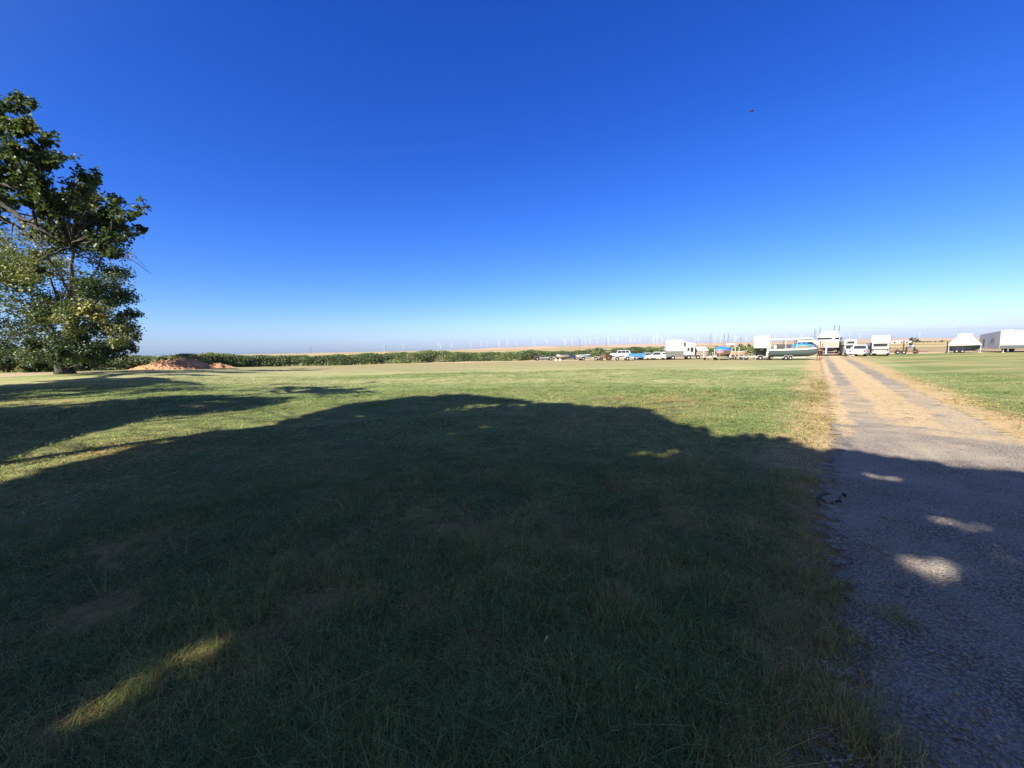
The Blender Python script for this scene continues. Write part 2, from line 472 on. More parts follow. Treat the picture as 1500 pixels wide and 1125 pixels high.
# ------------------------------------------------------------------ scattered blades and stones
def scatter(name, sources, pts, rot, scl, kind_i, extra, label_kind='stuff'):
    """one object of points that carries copies of the source meshes (which are not in the scene themselves)"""
    col = bpy.data.collections.new(name+'_sources')
    for s_ in sources: col.objects.link(s_)
    me = bpy.data.meshes.new(name)
    me.vertices.add(len(pts)); me.vertices.foreach_set('co', np.asarray(pts, np.float32).ravel())
    a = me.attributes.new('rot', 'FLOAT_VECTOR', 'POINT'); a.data.foreach_set('vector', np.asarray(rot, np.float32).ravel())
    a = me.attributes.new('scl', 'FLOAT_VECTOR', 'POINT'); a.data.foreach_set('vector', np.asarray(scl, np.float32).ravel())
    a = me.attributes.new('idx', 'INT', 'POINT'); a.data.foreach_set('value', np.asarray(kind_i, np.int32))
    for kx, vx in extra.items():
        a = me.attributes.new(kx, 'FLOAT', 'POINT'); a.data.foreach_set('value', np.asarray(vx, np.float32))
    o = bpy.data.objects.new(name, me); C.objects.link(o)
    ng = bpy.data.node_groups.new(name+'_nodes', 'GeometryNodeTree')
    ng.interface.new_socket('Geometry', in_out='INPUT', socket_type='NodeSocketGeometry')
    ng.interface.new_socket('Geometry', in_out='OUTPUT', socket_type='NodeSocketGeometry')
    N = ng.nodes
    gi = N.new('NodeGroupInput'); go = N.new('NodeGroupOutput')
    ci = N.new('GeometryNodeCollectionInfo'); ci.inputs[0].default_value = col
    ci.inputs['Separate Children'].default_value = True; ci.inputs['Reset Children'].default_value = True
    ip = N.new('GeometryNodeInstanceOnPoints'); ip.inputs['Pick Instance'].default_value = True
    def na(nm, ty):
        q = N.new('GeometryNodeInputNamedAttribute'); q.data_type = ty; q.inputs[0].default_value = nm; return q.outputs[0]
    L = ng.links.new
    L(gi.outputs[0], ip.inputs['Points']); L(ci.outputs[0], ip.inputs['Instance'])
    L(na('idx', 'INT'), ip.inputs['Instance Index'])
    L(na('rot', 'FLOAT_VECTOR'), ip.inputs['Rotation']); L(na('scl', 'FLOAT_VECTOR'), ip.inputs['Scale'])
    L(ip.outputs[0], go.inputs[0])
    md = o.modifiers.new('scatter', 'NODES'); md.node_group = ng
    tag(o, None, None, kind='stuff')
    return o

k = NT('grass_blade')
dry = k.attr('dry', 'INSTANCER'); tin = k.attr('tint', 'INSTANCER'); tip = k.attr('tip')
g = k.mix(tin, (.055, .150, .036), (.27, .365, .115))
s_ = k.mix(tin, (.28, .185, .07), (.60, .43, .18))
c = k.mix(k.ramp(k.math('ADD', dry, k.math('MULTIPLY', k.math('SUBTRACT', k.attr('own'), .5), 1.15)), .42, .72), g, s_)
c = k.mix(k.math('MULTIPLY', tip, .35), c, (.30, .27, .13))
ow2 = k.math('FRACT', k.math('MULTIPLY', k.attr('own'), 7.31))
c = k.mix(1.0, c, k.mix(ow2, (.3, .32, .3), (2.0, 1.95, 1.85)), 'MULTIPLY')
p = k.n('ShaderNodeBsdfPrincipled', None, Base_Color=c, Roughness=.55)
p.inputs['Specular IOR Level'].default_value = .25
blade_m = k.surf(k.n('ShaderNodeMixShader', None, i0=.35, i1=p, i2=k.n('ShaderNodeBsdfTranslucent', None, Color=c)))

def clump(name, nb, spread, h, w, lean, seed):
    g = np.random.default_rng(seed)
    V = []; Fa = []; T = []; O = []
    for b in range(nb):
        q = g.normal(0, spread, 2); a = g.uniform(0, 2*PI); hh = h*g.uniform(.45, 1.15); le = lean*g.uniform(.2, 1.5)
        d = np.array([math.cos(a), math.sin(a), 0]); sd = np.array([-d[1], d[0], 0]); o0 = len(V); ow = g.uniform()
        for i_, t in enumerate((0, .4, .75, 1)):
            c_ = np.array([q[0], q[1], 0])+d*(le*hh*t**1.7)+np.array([0, 0, hh*t*(1-.38*le*t)])
            ww = w*(1-.85*t**1.5)*.5
            V += [c_-sd*ww, c_+sd*ww]; T += [t, t]; O += [ow, ow]
        for i_ in range(3): Fa.append((o0+2*i_, o0+2*i_+1, o0+2*i_+3, o0+2*i_+2))
    o = np_mesh(name, V, Fa, blade_m, attrs={'tip': T, 'own': O})
    C.objects.unlink(o)
    return o
srcs = [clump('grass_tuft', 34, .06, .095, .0032, .8, 1), clump('grass_tuft', 30, .07, .12, .0030, 1.1, 2), clump('grass_tuft', 36, .055, .075, .0034, .7, 3),
        clump('grass_tuft', 16, .07, .16, .0028, 1.7, 4), clump('grass_tuft', 24, .11, .085, .009, .8, 5), clump('grass_tuft', 26, .10, .045, .0028, 2.6, 6)]
srcs.append(clump('grass_tuft', 5, .05, .17, .0034, 3.2, 7))
def ring_points(r0, r1, dens, a0=rad(-82), a1=rad(82)):
    area = (a1-a0)/2*(r1*r1-r0*r0); n = int(area*dens)
    r = np.sqrt(R.uniform(r0*r0, r1*r1, n)); a = R.uniform(a0, a1, n)
    return np.stack([r*np.sin(a), r*np.cos(a)], 1), r
pts = []; rads = []
for r0, r1, de in ((.4, 1.7, 120), (1.7, 3, 420), (3, 5, 300), (5, 8, 190), (8, 14, 60), (14, 24, 26), (24, 42, 9)):
    q, r = ring_points(r0, r1, de); pts.append(q); rads.append(r)
pts = np.concatenate(pts); rads = np.concatenate(rads)
u, v = road_uv(pts[:, 0], pts[:, 1])
nz = fbm(pts[:, 0], pts[:, 1], 1.1, 5.5, 3)
uu_ = np.abs(u)+nz*.45-near_widen(v)*(u < 0)
keep = uu_ > RHW-.25
# thin straw on the strip between the ruts
mid = (np.abs(u-.1+nz*.3) < .6) & (v > -5) & (R.uniform(size=len(u)) < .8)
vergeonly = (uu_ > RHW-.25)
keep = (vergeonly | mid) & (v < 74)
dv = dryness(pts[:, 0], pts[:, 1]); dv[mid] = 1.0
thin = R.uniform(size=len(dv)) < np.where((dv > .7) & (uu_ < RHW+1.1) & (v > -8), .3, 1.0)
keep &= thin
pts, rads, dv, nz, mid = pts[keep], rads[keep], dv[keep], nz[keep], mid[keep]
ev = R.uniform(-13, 12, 900); eu = -RHW-.12+R.normal(0, .22, 900)-near_widen(ev)
en = np.array([mnoise.noise(Vector((a*.9, 3.3, 1))) for a in ev])
eu += .35*np.clip(en, -.4, .8); kk = (R.uniform(size=900) < .45+en)
ev, eu = ev[kk], eu[kk]
ex, ey = RC.x+eu*RD.y+ev*RD.x, RC.y-eu*RD.x+ev*RD.y
for hx, hy, hn, hr in ((1195, 862, 70, .16), (1212, 872, 40, .10), (1205, 920, 40, .12), (1130, 785, 60, .3), (1150, 840, 60, .2), (1180, 940, 50, .15), (1240, 1040, 60, .15), (1265, 1090, 60, .12), (1300, 908, 14, .06), (1165, 700, 60, .3)):
    hc = at(hx, hy); ex = np.concatenate([ex, R.normal(hc.x, hr, hn)]); ey = np.concatenate([ey, R.normal(hc.y, hr*.8, hn)])
kk = ey > .5; ex, ey = ex[kk], ey[kk]; ne = len(ex)
pts = np.concatenate([pts, np.stack([ex, ey], 1)]); rads = np.concatenate([rads, np.hypot(ex, ey)]); dv = np.concatenate([dv, R.uniform(.35, .95, ne)]); nz = np.concatenate([nz, np.zeros(ne)]); mid = np.concatenate([mid, np.zeros(ne, bool)])
tall = np.concatenate([np.ones(len(pts)-ne), R.uniform(1.1, 1.7, ne)])
n = len(pts)
kind_i = np.where(dv > .55, R.choice([3, 5, 1, 0], n), R.choice([0, 1, 2, 0, 1, 3], n))
lo = (R.uniform(size=n) < .07) & (rads < 8)
kind_i = np.where(lo, 6, kind_i); dv = np.where(lo, R.uniform(.75, 1.0, n), dv)
kind_i = np.where(rads > 9, np.where(R.uniform(size=n) < .9, 4, kind_i), kind_i)
hs_ = R.uniform(.65, 1.25, n)*(1+.5*np.clip(fbm(pts[:, 0], pts[:, 1], .6, 21.0, 2), -.5, .9))
hs_ *= np.where(rads < 5, 1.05, np.where(rads < 9, .8, .45))
wid = np.where(rads < 9, 1.0, np.clip(rads/9, 1, 2.4))*R.uniform(.85, 1.3, n)
u_, v_ = road_uv(pts[:, 0], pts[:, 1])
hs_ = np.where(mid, hs_*.4, np.where((dv > .6) & (tall == 1), hs_*.6, hs_))*tall*np.where((tall > 1) & (v_ > -5), .5, 1)
PZ = tz(pts[:, 0], pts[:, 1])
scatter('grass', srcs, np.stack([pts[:, 0], pts[:, 1], PZ-.004], 1),
        np.stack([R.normal(0, .12, n), R.normal(0, .12, n), R.uniform(0, 2*PI, n)], 1),
        np.stack([wid, wid, hs_], 1), kind_i, {'dry': dv, 'tint': np.where(lo, R.uniform(.6, 1.0, n), np.clip(R.normal(.45, .25, n)+nz*.3, 0, 1))})

k = NT('gravel_stone')
t_ = k.attr('tint', 'INSTANCER')
nz_ = k.noise(k.n('ShaderNodeTexCoord').outputs['Object'], 3, 3)
p = k.n('ShaderNodeBsdfPrincipled', None, Base_Color=k.mix(k.math('ADD', k.math('MULTIPLY', t_, .8), k.math('MULTIPLY', nz_, .2)), (.17, .145, .115), (.47, .42, .34)), Roughness=.85)
stone_m = k.surf(p)
def stone(seed):
    import bmesh
    g = random.Random(seed); bm = bmesh.new(); bmesh.ops.create_icosphere(bm, subdivisions=1, radius=1)
    sx, sy, sz = g.uniform(.7, 1.2), g.uniform(.6, 1), g.uniform(.4, .7)
    for vx in bm.verts:
        f_ = g.uniform(.72, 1.2); vx.co = Vector((vx.co.x*sx*f_, vx.co.y*sy*f_, vx.co.z*sz*f_))
    me = bpy.data.meshes.new('stone'); bm.to_mesh(me); bm.free(); me.materials.append(stone_m)
    return bpy.data.objects.new('stone', me)
gp = []
for r0, r1, de in ((1.2, 3.5, 900), (3.5, 6, 420), (6, 10, 150)):
    q, r = ring_points(r0, r1, de, rad(5), rad(80)); gp.append(q)
gp = np.concatenate(gp)
u, v = road_uv(gp[:, 0], gp[:, 1])
nzz = fbm(gp[:, 0], gp[:, 1], 1.3, 2.2, 3)
kp = (np.abs(u)+nzz*.5-near_widen(v)*(u < 0) < RHW-.12) & (nzz > R.uniform(-1.3, .25, len(u)))
kp &= ~((np.abs(u-.1) < .6) & (v > -4.5) & (R.uniform(size=len(u)) < .8))
gp = gp[kp]; n = len(gp)
ss = np.exp(R.normal(math.log(.0088), .42, n)).clip(.004, .022)
scatter('gravel', [stone(s) for s in range(7)], np.stack([gp[:, 0], gp[:, 1], road_z(gp[:, 0], gp[:, 1])+ss*.1], 1),
        R.uniform(0, 2*PI, (n, 3))*np.array([.15, .15, 1]), np.repeat(ss[:, None], 3, 1), R.integers(0, 7, n), {'tint': R.beta(2, 2.4, n)})

# ------------------------------------------------------------------ trees
def leaf_cloud(name, Pn, size, tint, mat, parent=None, up=.35, fold=.22, seed=1):
    g = np.random.default_rng(seed)
    n = len(Pn)
    nrm = g.normal(size=(n, 3)); nrm /= np.linalg.norm(nrm, axis=1)[:, None]
    nrm[:, 2] = np.abs(nrm[:, 2])*(1-up)+up; nrm /= np.linalg.norm(nrm, axis=1)[:, None]
    t = g.normal(size=(n, 3)); t[:, 2] -= .35
    t -= nrm*(t*nrm).sum(1)[:, None]; t /= np.linalg.norm(t, axis=1)[:, None]
    s_ = np.cross(nrm, t)
    size = np.broadcast_to(size, n)[:, None]
    def pt(a, b, c): return Pn+size*(t*a+s_*b+nrm*c)
    V = np.stack([pt(0, 0, 0), pt(.32, .34, fold), pt(.68, .40, fold), pt(1, 0, -.05), pt(.68, -.40, fold), pt(.32, -.34, fold)], 1).reshape(-1, 3)
    b = np.arange(n)*6
    Fa = np.concatenate([np.stack([b, b+3, b+2, b+1], 1), np.stack([b, b+5, b+4, b+3], 1)])
    return np_mesh(name, V, Fa, mat, parent, {'tint': np.repeat(np.clip(tint, 0, 1), 6)})

def curve_pts(a, b, sag, n=6, rng=random):
    a, b = Vector(a), Vector(b); L = (b-a).length
    m = (a+b)/2+Vector((rng.uniform(-1, 1), rng.uniform(-1, 1), sag))*L*.14
    return [(a*(1-t)**2+m*2*t*(1-t)+b*t*t)+Vector((rng.gauss(0, 1), rng.gauss(0, 1), rng.gauss(0, 1)))*L*.012*(0 < t < 1) for t in (q/(n-1) for q in range(n))]

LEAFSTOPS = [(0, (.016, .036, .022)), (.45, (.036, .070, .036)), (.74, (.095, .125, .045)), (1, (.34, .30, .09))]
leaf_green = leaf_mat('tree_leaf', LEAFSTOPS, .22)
bark_grey = bark_mat('bark', (.03, .026, .022), (.10, .088, .076))

def make_tree(name, label, base, trunks, clumps, leaf, seed, group=None, carve=None, twig_n=9, bare=None, limb_r=.11, leafmat=None):
    """clumps: (centre, radius, leaves, tint). Limbs grow from the trunks to every clump, twigs fan out in it and carry the leaves."""
    rg = random.Random(seed); g = np.random.default_rng(seed)
    base = Vector(base)
    root = thing(name, label, 'tree', base, 0, group)
    tk = MB(); br = MB(); nodes = []
    for pts_, r0, r1 in trunks:
        pts_ = [Vector(p) for p in pts_]
        path = []
        for a, b in zip(pts_[:-1], pts_[1:]): path += curve_pts(a, b, 0, 6, rg)[:-1]
        path.append(pts_[-1]); m = len(path)
        rs = [r0+(r1-r0)*(i/(m-1))**.8 for i in range(m)]
        if pts_[0].z-base.z < .3:
            rs[0] = r0*1.45; path[0] = path[0]+Vector((0, 0, -.25))
        tk.tube([p-base for p in path], rs, 12)
        for p, q in zip(path, rs): nodes.append((p, q))
    order = sorted(clumps, key=lambda c: min((Vector(c[0])-p).length for p, _ in nodes))
    LP = []; LT = []
    for c, r, nl, ti in order:
        c = Vector(c)
        best = min(nodes, key=lambda q: (q[0]-c).length+max(0, q[0].z-c.z)*1.2+(0 if q[1] > .05 else 2))
        L = (c-best[0]).length
        pth = curve_pts(best[0], c, .5, 7, rg)
        ra = min(best[1]*.62, limb_r*(.5+L*.12)); rs = [ra+(.018-ra)*i/6 for i in range(7)]
        br.tube([p-base for p in pth], rs, 6)
        for p, q in list(zip(pth, rs))[2:]: nodes.append((p, q))
        ends = []
        for t_ in range(twig_n):
            d = Vector((rg.gauss(0, 1), rg.gauss(0, 1), rg.gauss(.15, .8))).normalized()
            s0 = pth[rg.choice((3, 4, 5, 6))]
            e = c+d*r*rg.uniform(.55, 1.05)
            tw = curve_pts(s0, e, -.3, 5, rg)
            br.tube([p-base for p in tw], [.016, .012, .009, .006, .003], 4, False)
            ends.append(tw)
        if nl:
            q = g.integers(0, len(ends), nl)
            tt = g.uniform(.25, 1.08, nl)
            E = np.array([[list(p) for p in e] for e in ends])
            ix = np.clip((tt*4).astype(int), 0, 3); fr = (tt*4-ix)[:, None]
            pp = E[q, ix]*(1-fr)+E[q, ix+1]*fr + g.normal(0, r*.17, (nl, 3))
            LP.append(pp); LT.append(np.clip(g.normal(ti, .17, nl)+g.normal(0, .08), 0, 1))
    for pth, r0 in (bare or []):
        br.tube([Vector(p)-base for p in pth], [r0*(1-.85*i/(len(pth)-1)) for i in range(len(pth))], 5)
    LP = np.concatenate(LP); LT = np.concatenate(LT)
    if carve is not None:
        kp = carve(LP); LP, LT = LP[kp], LT[kp]
    tk.build('trunk', bark_grey, root, True)
    br.build('branch', bark_grey, root, True)
    cr = leaf_cloud('crown', LP-np.array(base), leaf*g.uniform(.65, 1.25, len(LP)), LT, leafmat or leaf_green, root, seed=seed)
    return root

# outlines in the photograph of the ground that lies in the shade of the trees behind the photographer and beside him
SH_MAIN = [(-400, 790), (0, 722), (40, 714), (80, 704), (116, 692), (192, 672), (240, 660), (304, 650), (320, 640), (380, 634), (416, 626), (440, 616), (480, 604), (520, 592), (600, 583), (675, 579), (750, 585), (790, 590), (875, 595), (940, 600), (970, 616), (1000, 621), (1030, 627), (1060, 637), (1090, 637), (1150, 645), (1190, 665), (1220, 657), (1260, 664), (1313, 672), (1367, 681), (1420, 685), (1460, 685), (1500, 696), (1900, 760), (2500, 1300), (2500, 4000), (-1000, 4000)]
SH_LEFT = [(-400, 551), (0, 551), (120, 552), (200, 558), (260, 568), (330, 573), (380, 570), (440, 564), (535, 563), (545, 568), (500, 573), (450, 576), (400, 580), (435, 588), (400, 599), (360, 607), (300, 615), (240, 622), (180, 637), (120, 650), (60, 670), (0, 690), (-400, 755)]
FLECKS = [(1347, 832, 44, 22), (1300, 700, 28, 5), (1462, 826, 24, 6), (348, 930, 42, 13), (285, 962, 36, 12), (225, 1000, 28, 8), (822, 822, 10, 4), (765, 655, 10, 2), (660, 637, 14, 2), (845, 634, 12, 2), (1385, 762, 16, 2), (1480, 722, 14, 3), (110, 1070, 30, 8), (535, 610, 30, 2), (905, 622, 18, 1), (800, 633, 10, 1), (580, 655, 8, 1), (1110, 690, 10, 2), (690, 670, 9, 1), (430, 700, 12, 2), (600, 720, 8, 2), (500, 645, 14, 2), (625, 694, 12, 2), (905, 688, 10, 2), (1005, 662, 14, 2), (712, 626, 16, 1), (395, 662, 12, 2), (1075, 668, 12, 1),
          (300, 594, 40, 1), (110, 624, 60, 2), (30, 646, 40, 1), (150, 612, 40, 1), (330, 588, 30, 1), (110, 574, 30, 1)]
FLG = []
for a, b, c, d in FLECKS:
    c0 = at(a, b); mg = (.145 if a < 1150 else .2) if b > 690 else .10; FLG.append((c0, c*c0.y/F+mg, (at(a, b-d).y-at(a, b+d).y)/2+mg*1.1))
def inside(poly, x, y):
    r = np.zeros(len(x), bool); n_ = len(poly)
    for a in range(n_):
        x0, y0 = poly[a]; x1, y1 = poly[(a+1) % n_]
        c = (y0 > y) != (y1 > y)
        with np.errstate(divide='ignore', invalid='ignore'):
            r ^= c & (x < (x1-x0)*(y-y0)/(y1-y0)+x0)
    return r
def shade_carve(Pn):
    """trims a crown to the outline its shade has on the ground, and keeps it above and beside the view"""
    t = Pn[:, 2]/SUN[2]
    g = Pn-SUN[None, :]*t[:, None]
    keep = np.ones(len(Pn), bool)
    rag = np.array([mnoise.noise(Vector((a*.55, b*.55, 2)))+.6*mnoise.noise(Vector((a*1.6, b*1.6, 6))) for a, b in g[:, :2]])
    g2 = g.copy(); g2[:, 1] += .06+.75*np.maximum(rag, 0)*np.clip(g[:, 1]/9, .4, 1.3)-.03*np.clip(g[:, 1]-8, 0, 14)
    px, py, fr = pix(g2)
    ok = inside(SH_MAIN, px, py) | inside(SH_LEFT, px, py)
    keep &= ~(fr & ~ok) | (g[:, 1] < 1.0)
    for c0, ax, ay in FLG:
        keep &= ((g[:, 0]-c0.x)/ax)**2+((g[:, 1]-c0.y)/ay)**2 > 1
    qx, qy, qf = pix(Pn)
    inv = qf & (qx > -25) & (qx < 1525) & (qy > -25) & (qy < 1150)
    return keep & ~inv

def blob(center, rx, ry, rz, n, rmin, rmax, leaves, ti, seed, shell=.45):
    g = random.Random(seed); out = []
    while len(out) < n:
        d = Vector((g.gauss(0, 1), g.gauss(0, 1), g.gauss(0, 1))).normalized()*(shell+(1-shell)*g.random()**.6)
        out.append(((center[0]+d.x*rx, center[1]+d.y*ry, center[2]+d.z*rz), g.uniform(rmin, rmax), leaves, ti+g.gauss(0, .1)))
    return out

# shade trees behind the photographer
shade_leaf = leaf_mat('shade_tree_leaf', [(0, (.05, .085, .025)), (.6, (.11, .15, .035)), (1, (.2, .21, .05))], .42)
def shade_tree(x, y, zc, rx, rz, n, leaves, seed, label):
    z0 = float(tz(x, y))
    return make_tree('shade_tree', label, (x, y, z0), [([(x, y, z0), (x+.2, y-.1, zc*.45), (x-.2, y+.2, zc+rz*.55)], .5, .12)],
                     blob((x, y, zc), rx, rx, rz, n, 1.5, 2.3, leaves, .4, seed, .3), .34, seed, 'shade trees behind the lawn', shade_carve, 6, leafmat=shade_leaf)
shade_tree(-10.3, -4.4, 14.5, 7.8, 7.8, 60, 1200, 21, 'broad leafy tree whose round crown shades the middle of the lawn')
shade_tree(0.5, -11.5, 13.0, 8.5, 6.0, 46, 900, 22, 'broad leafy tree whose crown shades the near end of the gravel road')
shade_tree(-21.5, -8.5, 12.5, 8.0, 6.0, 42, 800, 23, 'leafy tree shading the near left corner of the lawn')
shade_tree(-24.5, 2.0, 10.5, 6.5, 5.5, 36, 800, 24, 'leafy tree shading the left side of the lawn with streaks of sun')
shade_tree(10.5, -13.5, 12.0, 8.0, 6.0, 36, 800, 25, 'leafy tree shading the right side of the gravel road')

shade_tree(-5.5, -11.5, 14.0, 7.5, 6.0, 44, 900, 26, 'leafy tree shading the lawn edge beside the gravel road')
shade_tree(-15.0, -8.5, 14.0, 7.0, 6.0, 40, 900, 27, 'leafy tree deepening the shade at the lower left of the lawn')
shade_tree(-20.0, 1.0, 10.0, 5.0, 5.0, 34, 900, 29, 'leafy tree throwing the shade that nearly closes the sunny wedge at the left edge')
shade_tree(-16.5, 1.0, 15.0, 5.2, 5.2, 36, 900, 30, 'tall leafy tree that carries the highest point of the shade on the lawn')
shade_tree(-37.5, 14.0, 11.5, 7.0, 6.5, 48, 1000, 28, 'leafy tree shading the lawn before the double trunked tree')

# tree just outside the left edge whose branch hangs into view
D = 15.5
nb = Vector((-27.5, 14.5, 0)); nb.z = float(tz(nb.x, nb.y))
nc = []
for px, py, rp, nl, ti in [(0, 165, 26, 240, .3), (38, 150, 16, 150, .3), (42, 182, 24, 330, .35), (15, 215, 34, 480, .38), (62, 225, 30, 460, .4), (30, 262, 34, 520, .4), (85, 262, 30, 480, .38), (0, 300, 30, 420, .3),
                           (60, 300, 34, 620, .36), (105, 300, 32, 620, .34), (140, 318, 28, 480, .34), (85, 335, 30, 520, .22), (125, 345, 26, 420, .25), (165, 330, 22, 300, .3), (160, 360, 20, 220, .3), (185, 318, 16, 100, .42), (195, 345, 17, 120, .25), (208, 342, 9, 50, .2),
                           (-40, 230, 40, 400, .35), (-60, 310, 40, 400, .3), (-90, 180, 44, 400, .35), (170, 292, 14, 60, .55), (205, 298, 8, 18, .6), (55, 372, 14, 60, .2), (60, 395, 9, 24, .2), (120, 265, 18, 150, .6), (135, 285, 14, 80, .75)]:
    dd = D+random.uniform(-2.2, 2.2)
    c = atd(px, py, dd)
    for _s in range(4):
        o_ = Vector((random.gauss(0, 1), random.gauss(0, 1), random.gauss(0, 1)))*(rp/F*dd*.5)
        nc.append((tuple(c+o_), rp/F*dd*.5, int(nl*.40), ti+random.gauss(.0, .13)))
for c in blob((-29, 15.5, 9), 5, 5.5, 5, 26, 1.2, 2.0, 700, .38, 5):
    q = pix(np.array([c[0]]))
    if q[0][0] < -60: nc.append(c)
def pp(px, py, d): return tuple(atd(px, py, d))
limb = [tuple(nb+Vector((0.3, 0, 3.2))), pp(-90, 225, 15.2), pp(-10, 292, 15.3), pp(40, 325, 15.4), pp(90, 352, 15.6), pp(130, 372, 15.6)]
limb2 = [pp(-60, 285, 15.0), pp(0, 318, 15.0), pp(45, 345, 14.8), pp(85, 395, 14.9), pp(110, 440, 15.0)]
limb3 = [pp(-60, 235, 15.6), pp(0, 268, 15.8), pp(50, 285, 15.8), pp(90, 292, 15.8)]
bare = [([pp(150, 345, 15.5), pp(175, 372, 15.4), pp(200, 385, 15.3), pp(222, 402, 15.3)], .035), ([pp(172, 370, 15.4), pp(195, 372, 15.4), pp(218, 396, 15.2)], .022), ([pp(175, 372, 15.4), pp(182, 395, 15.5), pp(190, 415, 15.5)], .02),
        ([pp(150, 360, 15.6), pp(170, 400, 15.6), pp(188, 428, 15.7)], .025), ([pp(80, 372, 15.2), pp(105, 385, 15.1), pp(120, 402, 15.0)], .03), ([pp(165, 318, 15.3), pp(185, 300, 15.2), pp(205, 296, 15.2), pp(214, 290, 15.2)], .018),
        ([pp(60, 340, 15), pp(62, 380, 15.1), pp(58, 420, 15.2)], .025), ([pp(172, 325, 15.4), pp(190, 338, 15.5), pp(212, 352, 15.4)], .02), ([pp(18, 328, 14.9), pp(17, 350, 14.9)], .03)]
def near_carve(Pn):
    t = Pn[:, 2]/SUN[2]; g = Pn-SUN[None, :]*t[:, None]
    qx, qy, qf = pix(Pn)
    off = qx < -30
    px, py, fr = pix(g)
    bad = fr & ~(inside(SH_MAIN, px, py) | inside(SH_LEFT, px, py))
    ok = ~(off & bad)
    for c0, ax, ay in FLG: ok &= ~(off & (((g[:, 0]-c0.x)/ax)**2+((g[:, 1]-c0.y)/ay)**2 < 1))
    return ok
make_tree('leafy_tree', 'leafy tree with a drooping limb and bare twigs reaching in from the left edge', nb,
          [([tuple(nb), tuple(nb+Vector((.2, .1, 3.2))), tuple(nb+Vector((-.5, .6, 9)))], .42, .12), (limb, .16, .04), (limb2, .075, .012), (limb3, .09, .03)],
          nc, .142, 31, None, near_carve, 8, bare, .05)

# big double trunked tree at the far edge of the lawn
tb = at(92, 548); dt = tb.y
def tp(px, py, dd=0): return tuple(atd(px, py, dt+dd))
tr2 = at(104, 547)
fc = []  # clump tints paint sunlit yellow up high and shade down low
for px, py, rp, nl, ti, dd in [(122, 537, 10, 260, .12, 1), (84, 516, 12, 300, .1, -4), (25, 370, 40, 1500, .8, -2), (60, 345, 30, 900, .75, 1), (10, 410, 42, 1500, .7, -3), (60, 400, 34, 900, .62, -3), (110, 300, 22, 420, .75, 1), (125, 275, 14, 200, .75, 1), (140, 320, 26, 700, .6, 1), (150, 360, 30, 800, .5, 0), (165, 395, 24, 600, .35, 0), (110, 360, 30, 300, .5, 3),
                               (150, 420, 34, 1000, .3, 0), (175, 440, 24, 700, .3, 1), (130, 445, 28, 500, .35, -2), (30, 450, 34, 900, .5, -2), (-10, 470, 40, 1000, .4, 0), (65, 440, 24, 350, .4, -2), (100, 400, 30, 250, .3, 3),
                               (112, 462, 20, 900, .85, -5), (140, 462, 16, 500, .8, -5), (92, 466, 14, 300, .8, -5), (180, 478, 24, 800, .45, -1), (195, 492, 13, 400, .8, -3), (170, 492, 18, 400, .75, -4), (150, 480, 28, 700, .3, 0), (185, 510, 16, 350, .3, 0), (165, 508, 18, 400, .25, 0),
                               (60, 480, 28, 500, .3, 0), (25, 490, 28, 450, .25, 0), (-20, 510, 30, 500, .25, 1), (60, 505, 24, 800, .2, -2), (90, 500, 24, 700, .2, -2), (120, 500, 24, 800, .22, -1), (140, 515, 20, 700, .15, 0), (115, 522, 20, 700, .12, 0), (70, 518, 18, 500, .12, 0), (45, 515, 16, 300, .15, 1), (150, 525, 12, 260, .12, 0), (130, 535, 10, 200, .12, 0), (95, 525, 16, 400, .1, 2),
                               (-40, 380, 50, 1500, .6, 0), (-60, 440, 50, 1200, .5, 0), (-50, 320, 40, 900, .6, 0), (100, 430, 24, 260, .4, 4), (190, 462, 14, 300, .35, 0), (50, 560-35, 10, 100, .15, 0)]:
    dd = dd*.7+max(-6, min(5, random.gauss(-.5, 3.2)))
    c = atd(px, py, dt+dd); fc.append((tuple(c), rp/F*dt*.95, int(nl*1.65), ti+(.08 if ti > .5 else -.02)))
make_tree('leafy_tree', 'big double trunked tree with sunlight tinted into its upper leaves standing at the far edge of the lawn', tb,
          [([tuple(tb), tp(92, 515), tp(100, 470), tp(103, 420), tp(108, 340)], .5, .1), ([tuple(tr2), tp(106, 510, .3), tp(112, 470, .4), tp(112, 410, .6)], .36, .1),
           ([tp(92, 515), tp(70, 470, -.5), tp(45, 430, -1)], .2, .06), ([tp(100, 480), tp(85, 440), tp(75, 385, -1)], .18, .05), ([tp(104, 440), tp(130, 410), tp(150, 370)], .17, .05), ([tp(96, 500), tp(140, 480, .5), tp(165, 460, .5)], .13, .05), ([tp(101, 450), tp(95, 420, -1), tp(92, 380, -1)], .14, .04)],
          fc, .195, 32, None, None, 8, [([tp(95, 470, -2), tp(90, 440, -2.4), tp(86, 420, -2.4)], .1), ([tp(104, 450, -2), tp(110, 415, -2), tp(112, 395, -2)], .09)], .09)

# dark shrub at the left edge of the lawn
sb = at(6, 546)
make_tree('dark_shrub', 'dark rounded shrub at the left end of the thicket', sb, [([tuple(sb), tuple(sb+Vector((0, 0, 1.0)))], .08, .03)],
          blob((sb.x, sb.y+.4, sb.z+1.2), 1.9, 1.4, 1.0, 14, .5, .8, 500, .15, 71, .3), .15, 71, None, None, 5)
s2 = at(40, 545.5)
make_tree('dark_shrub', 'low gray green shrub between the dark rounded shrub and the double trunked tree', s2, [([tuple(s2), tuple(s2+Vector((0, 0, .6)))], .05, .02)],
          blob((s2.x, s2.y+.6, s2.z+.7), 1.5, 1.2, .7, 10, .4, .6, 400, .45, 72, .3), .14, 72, None, None, 5)

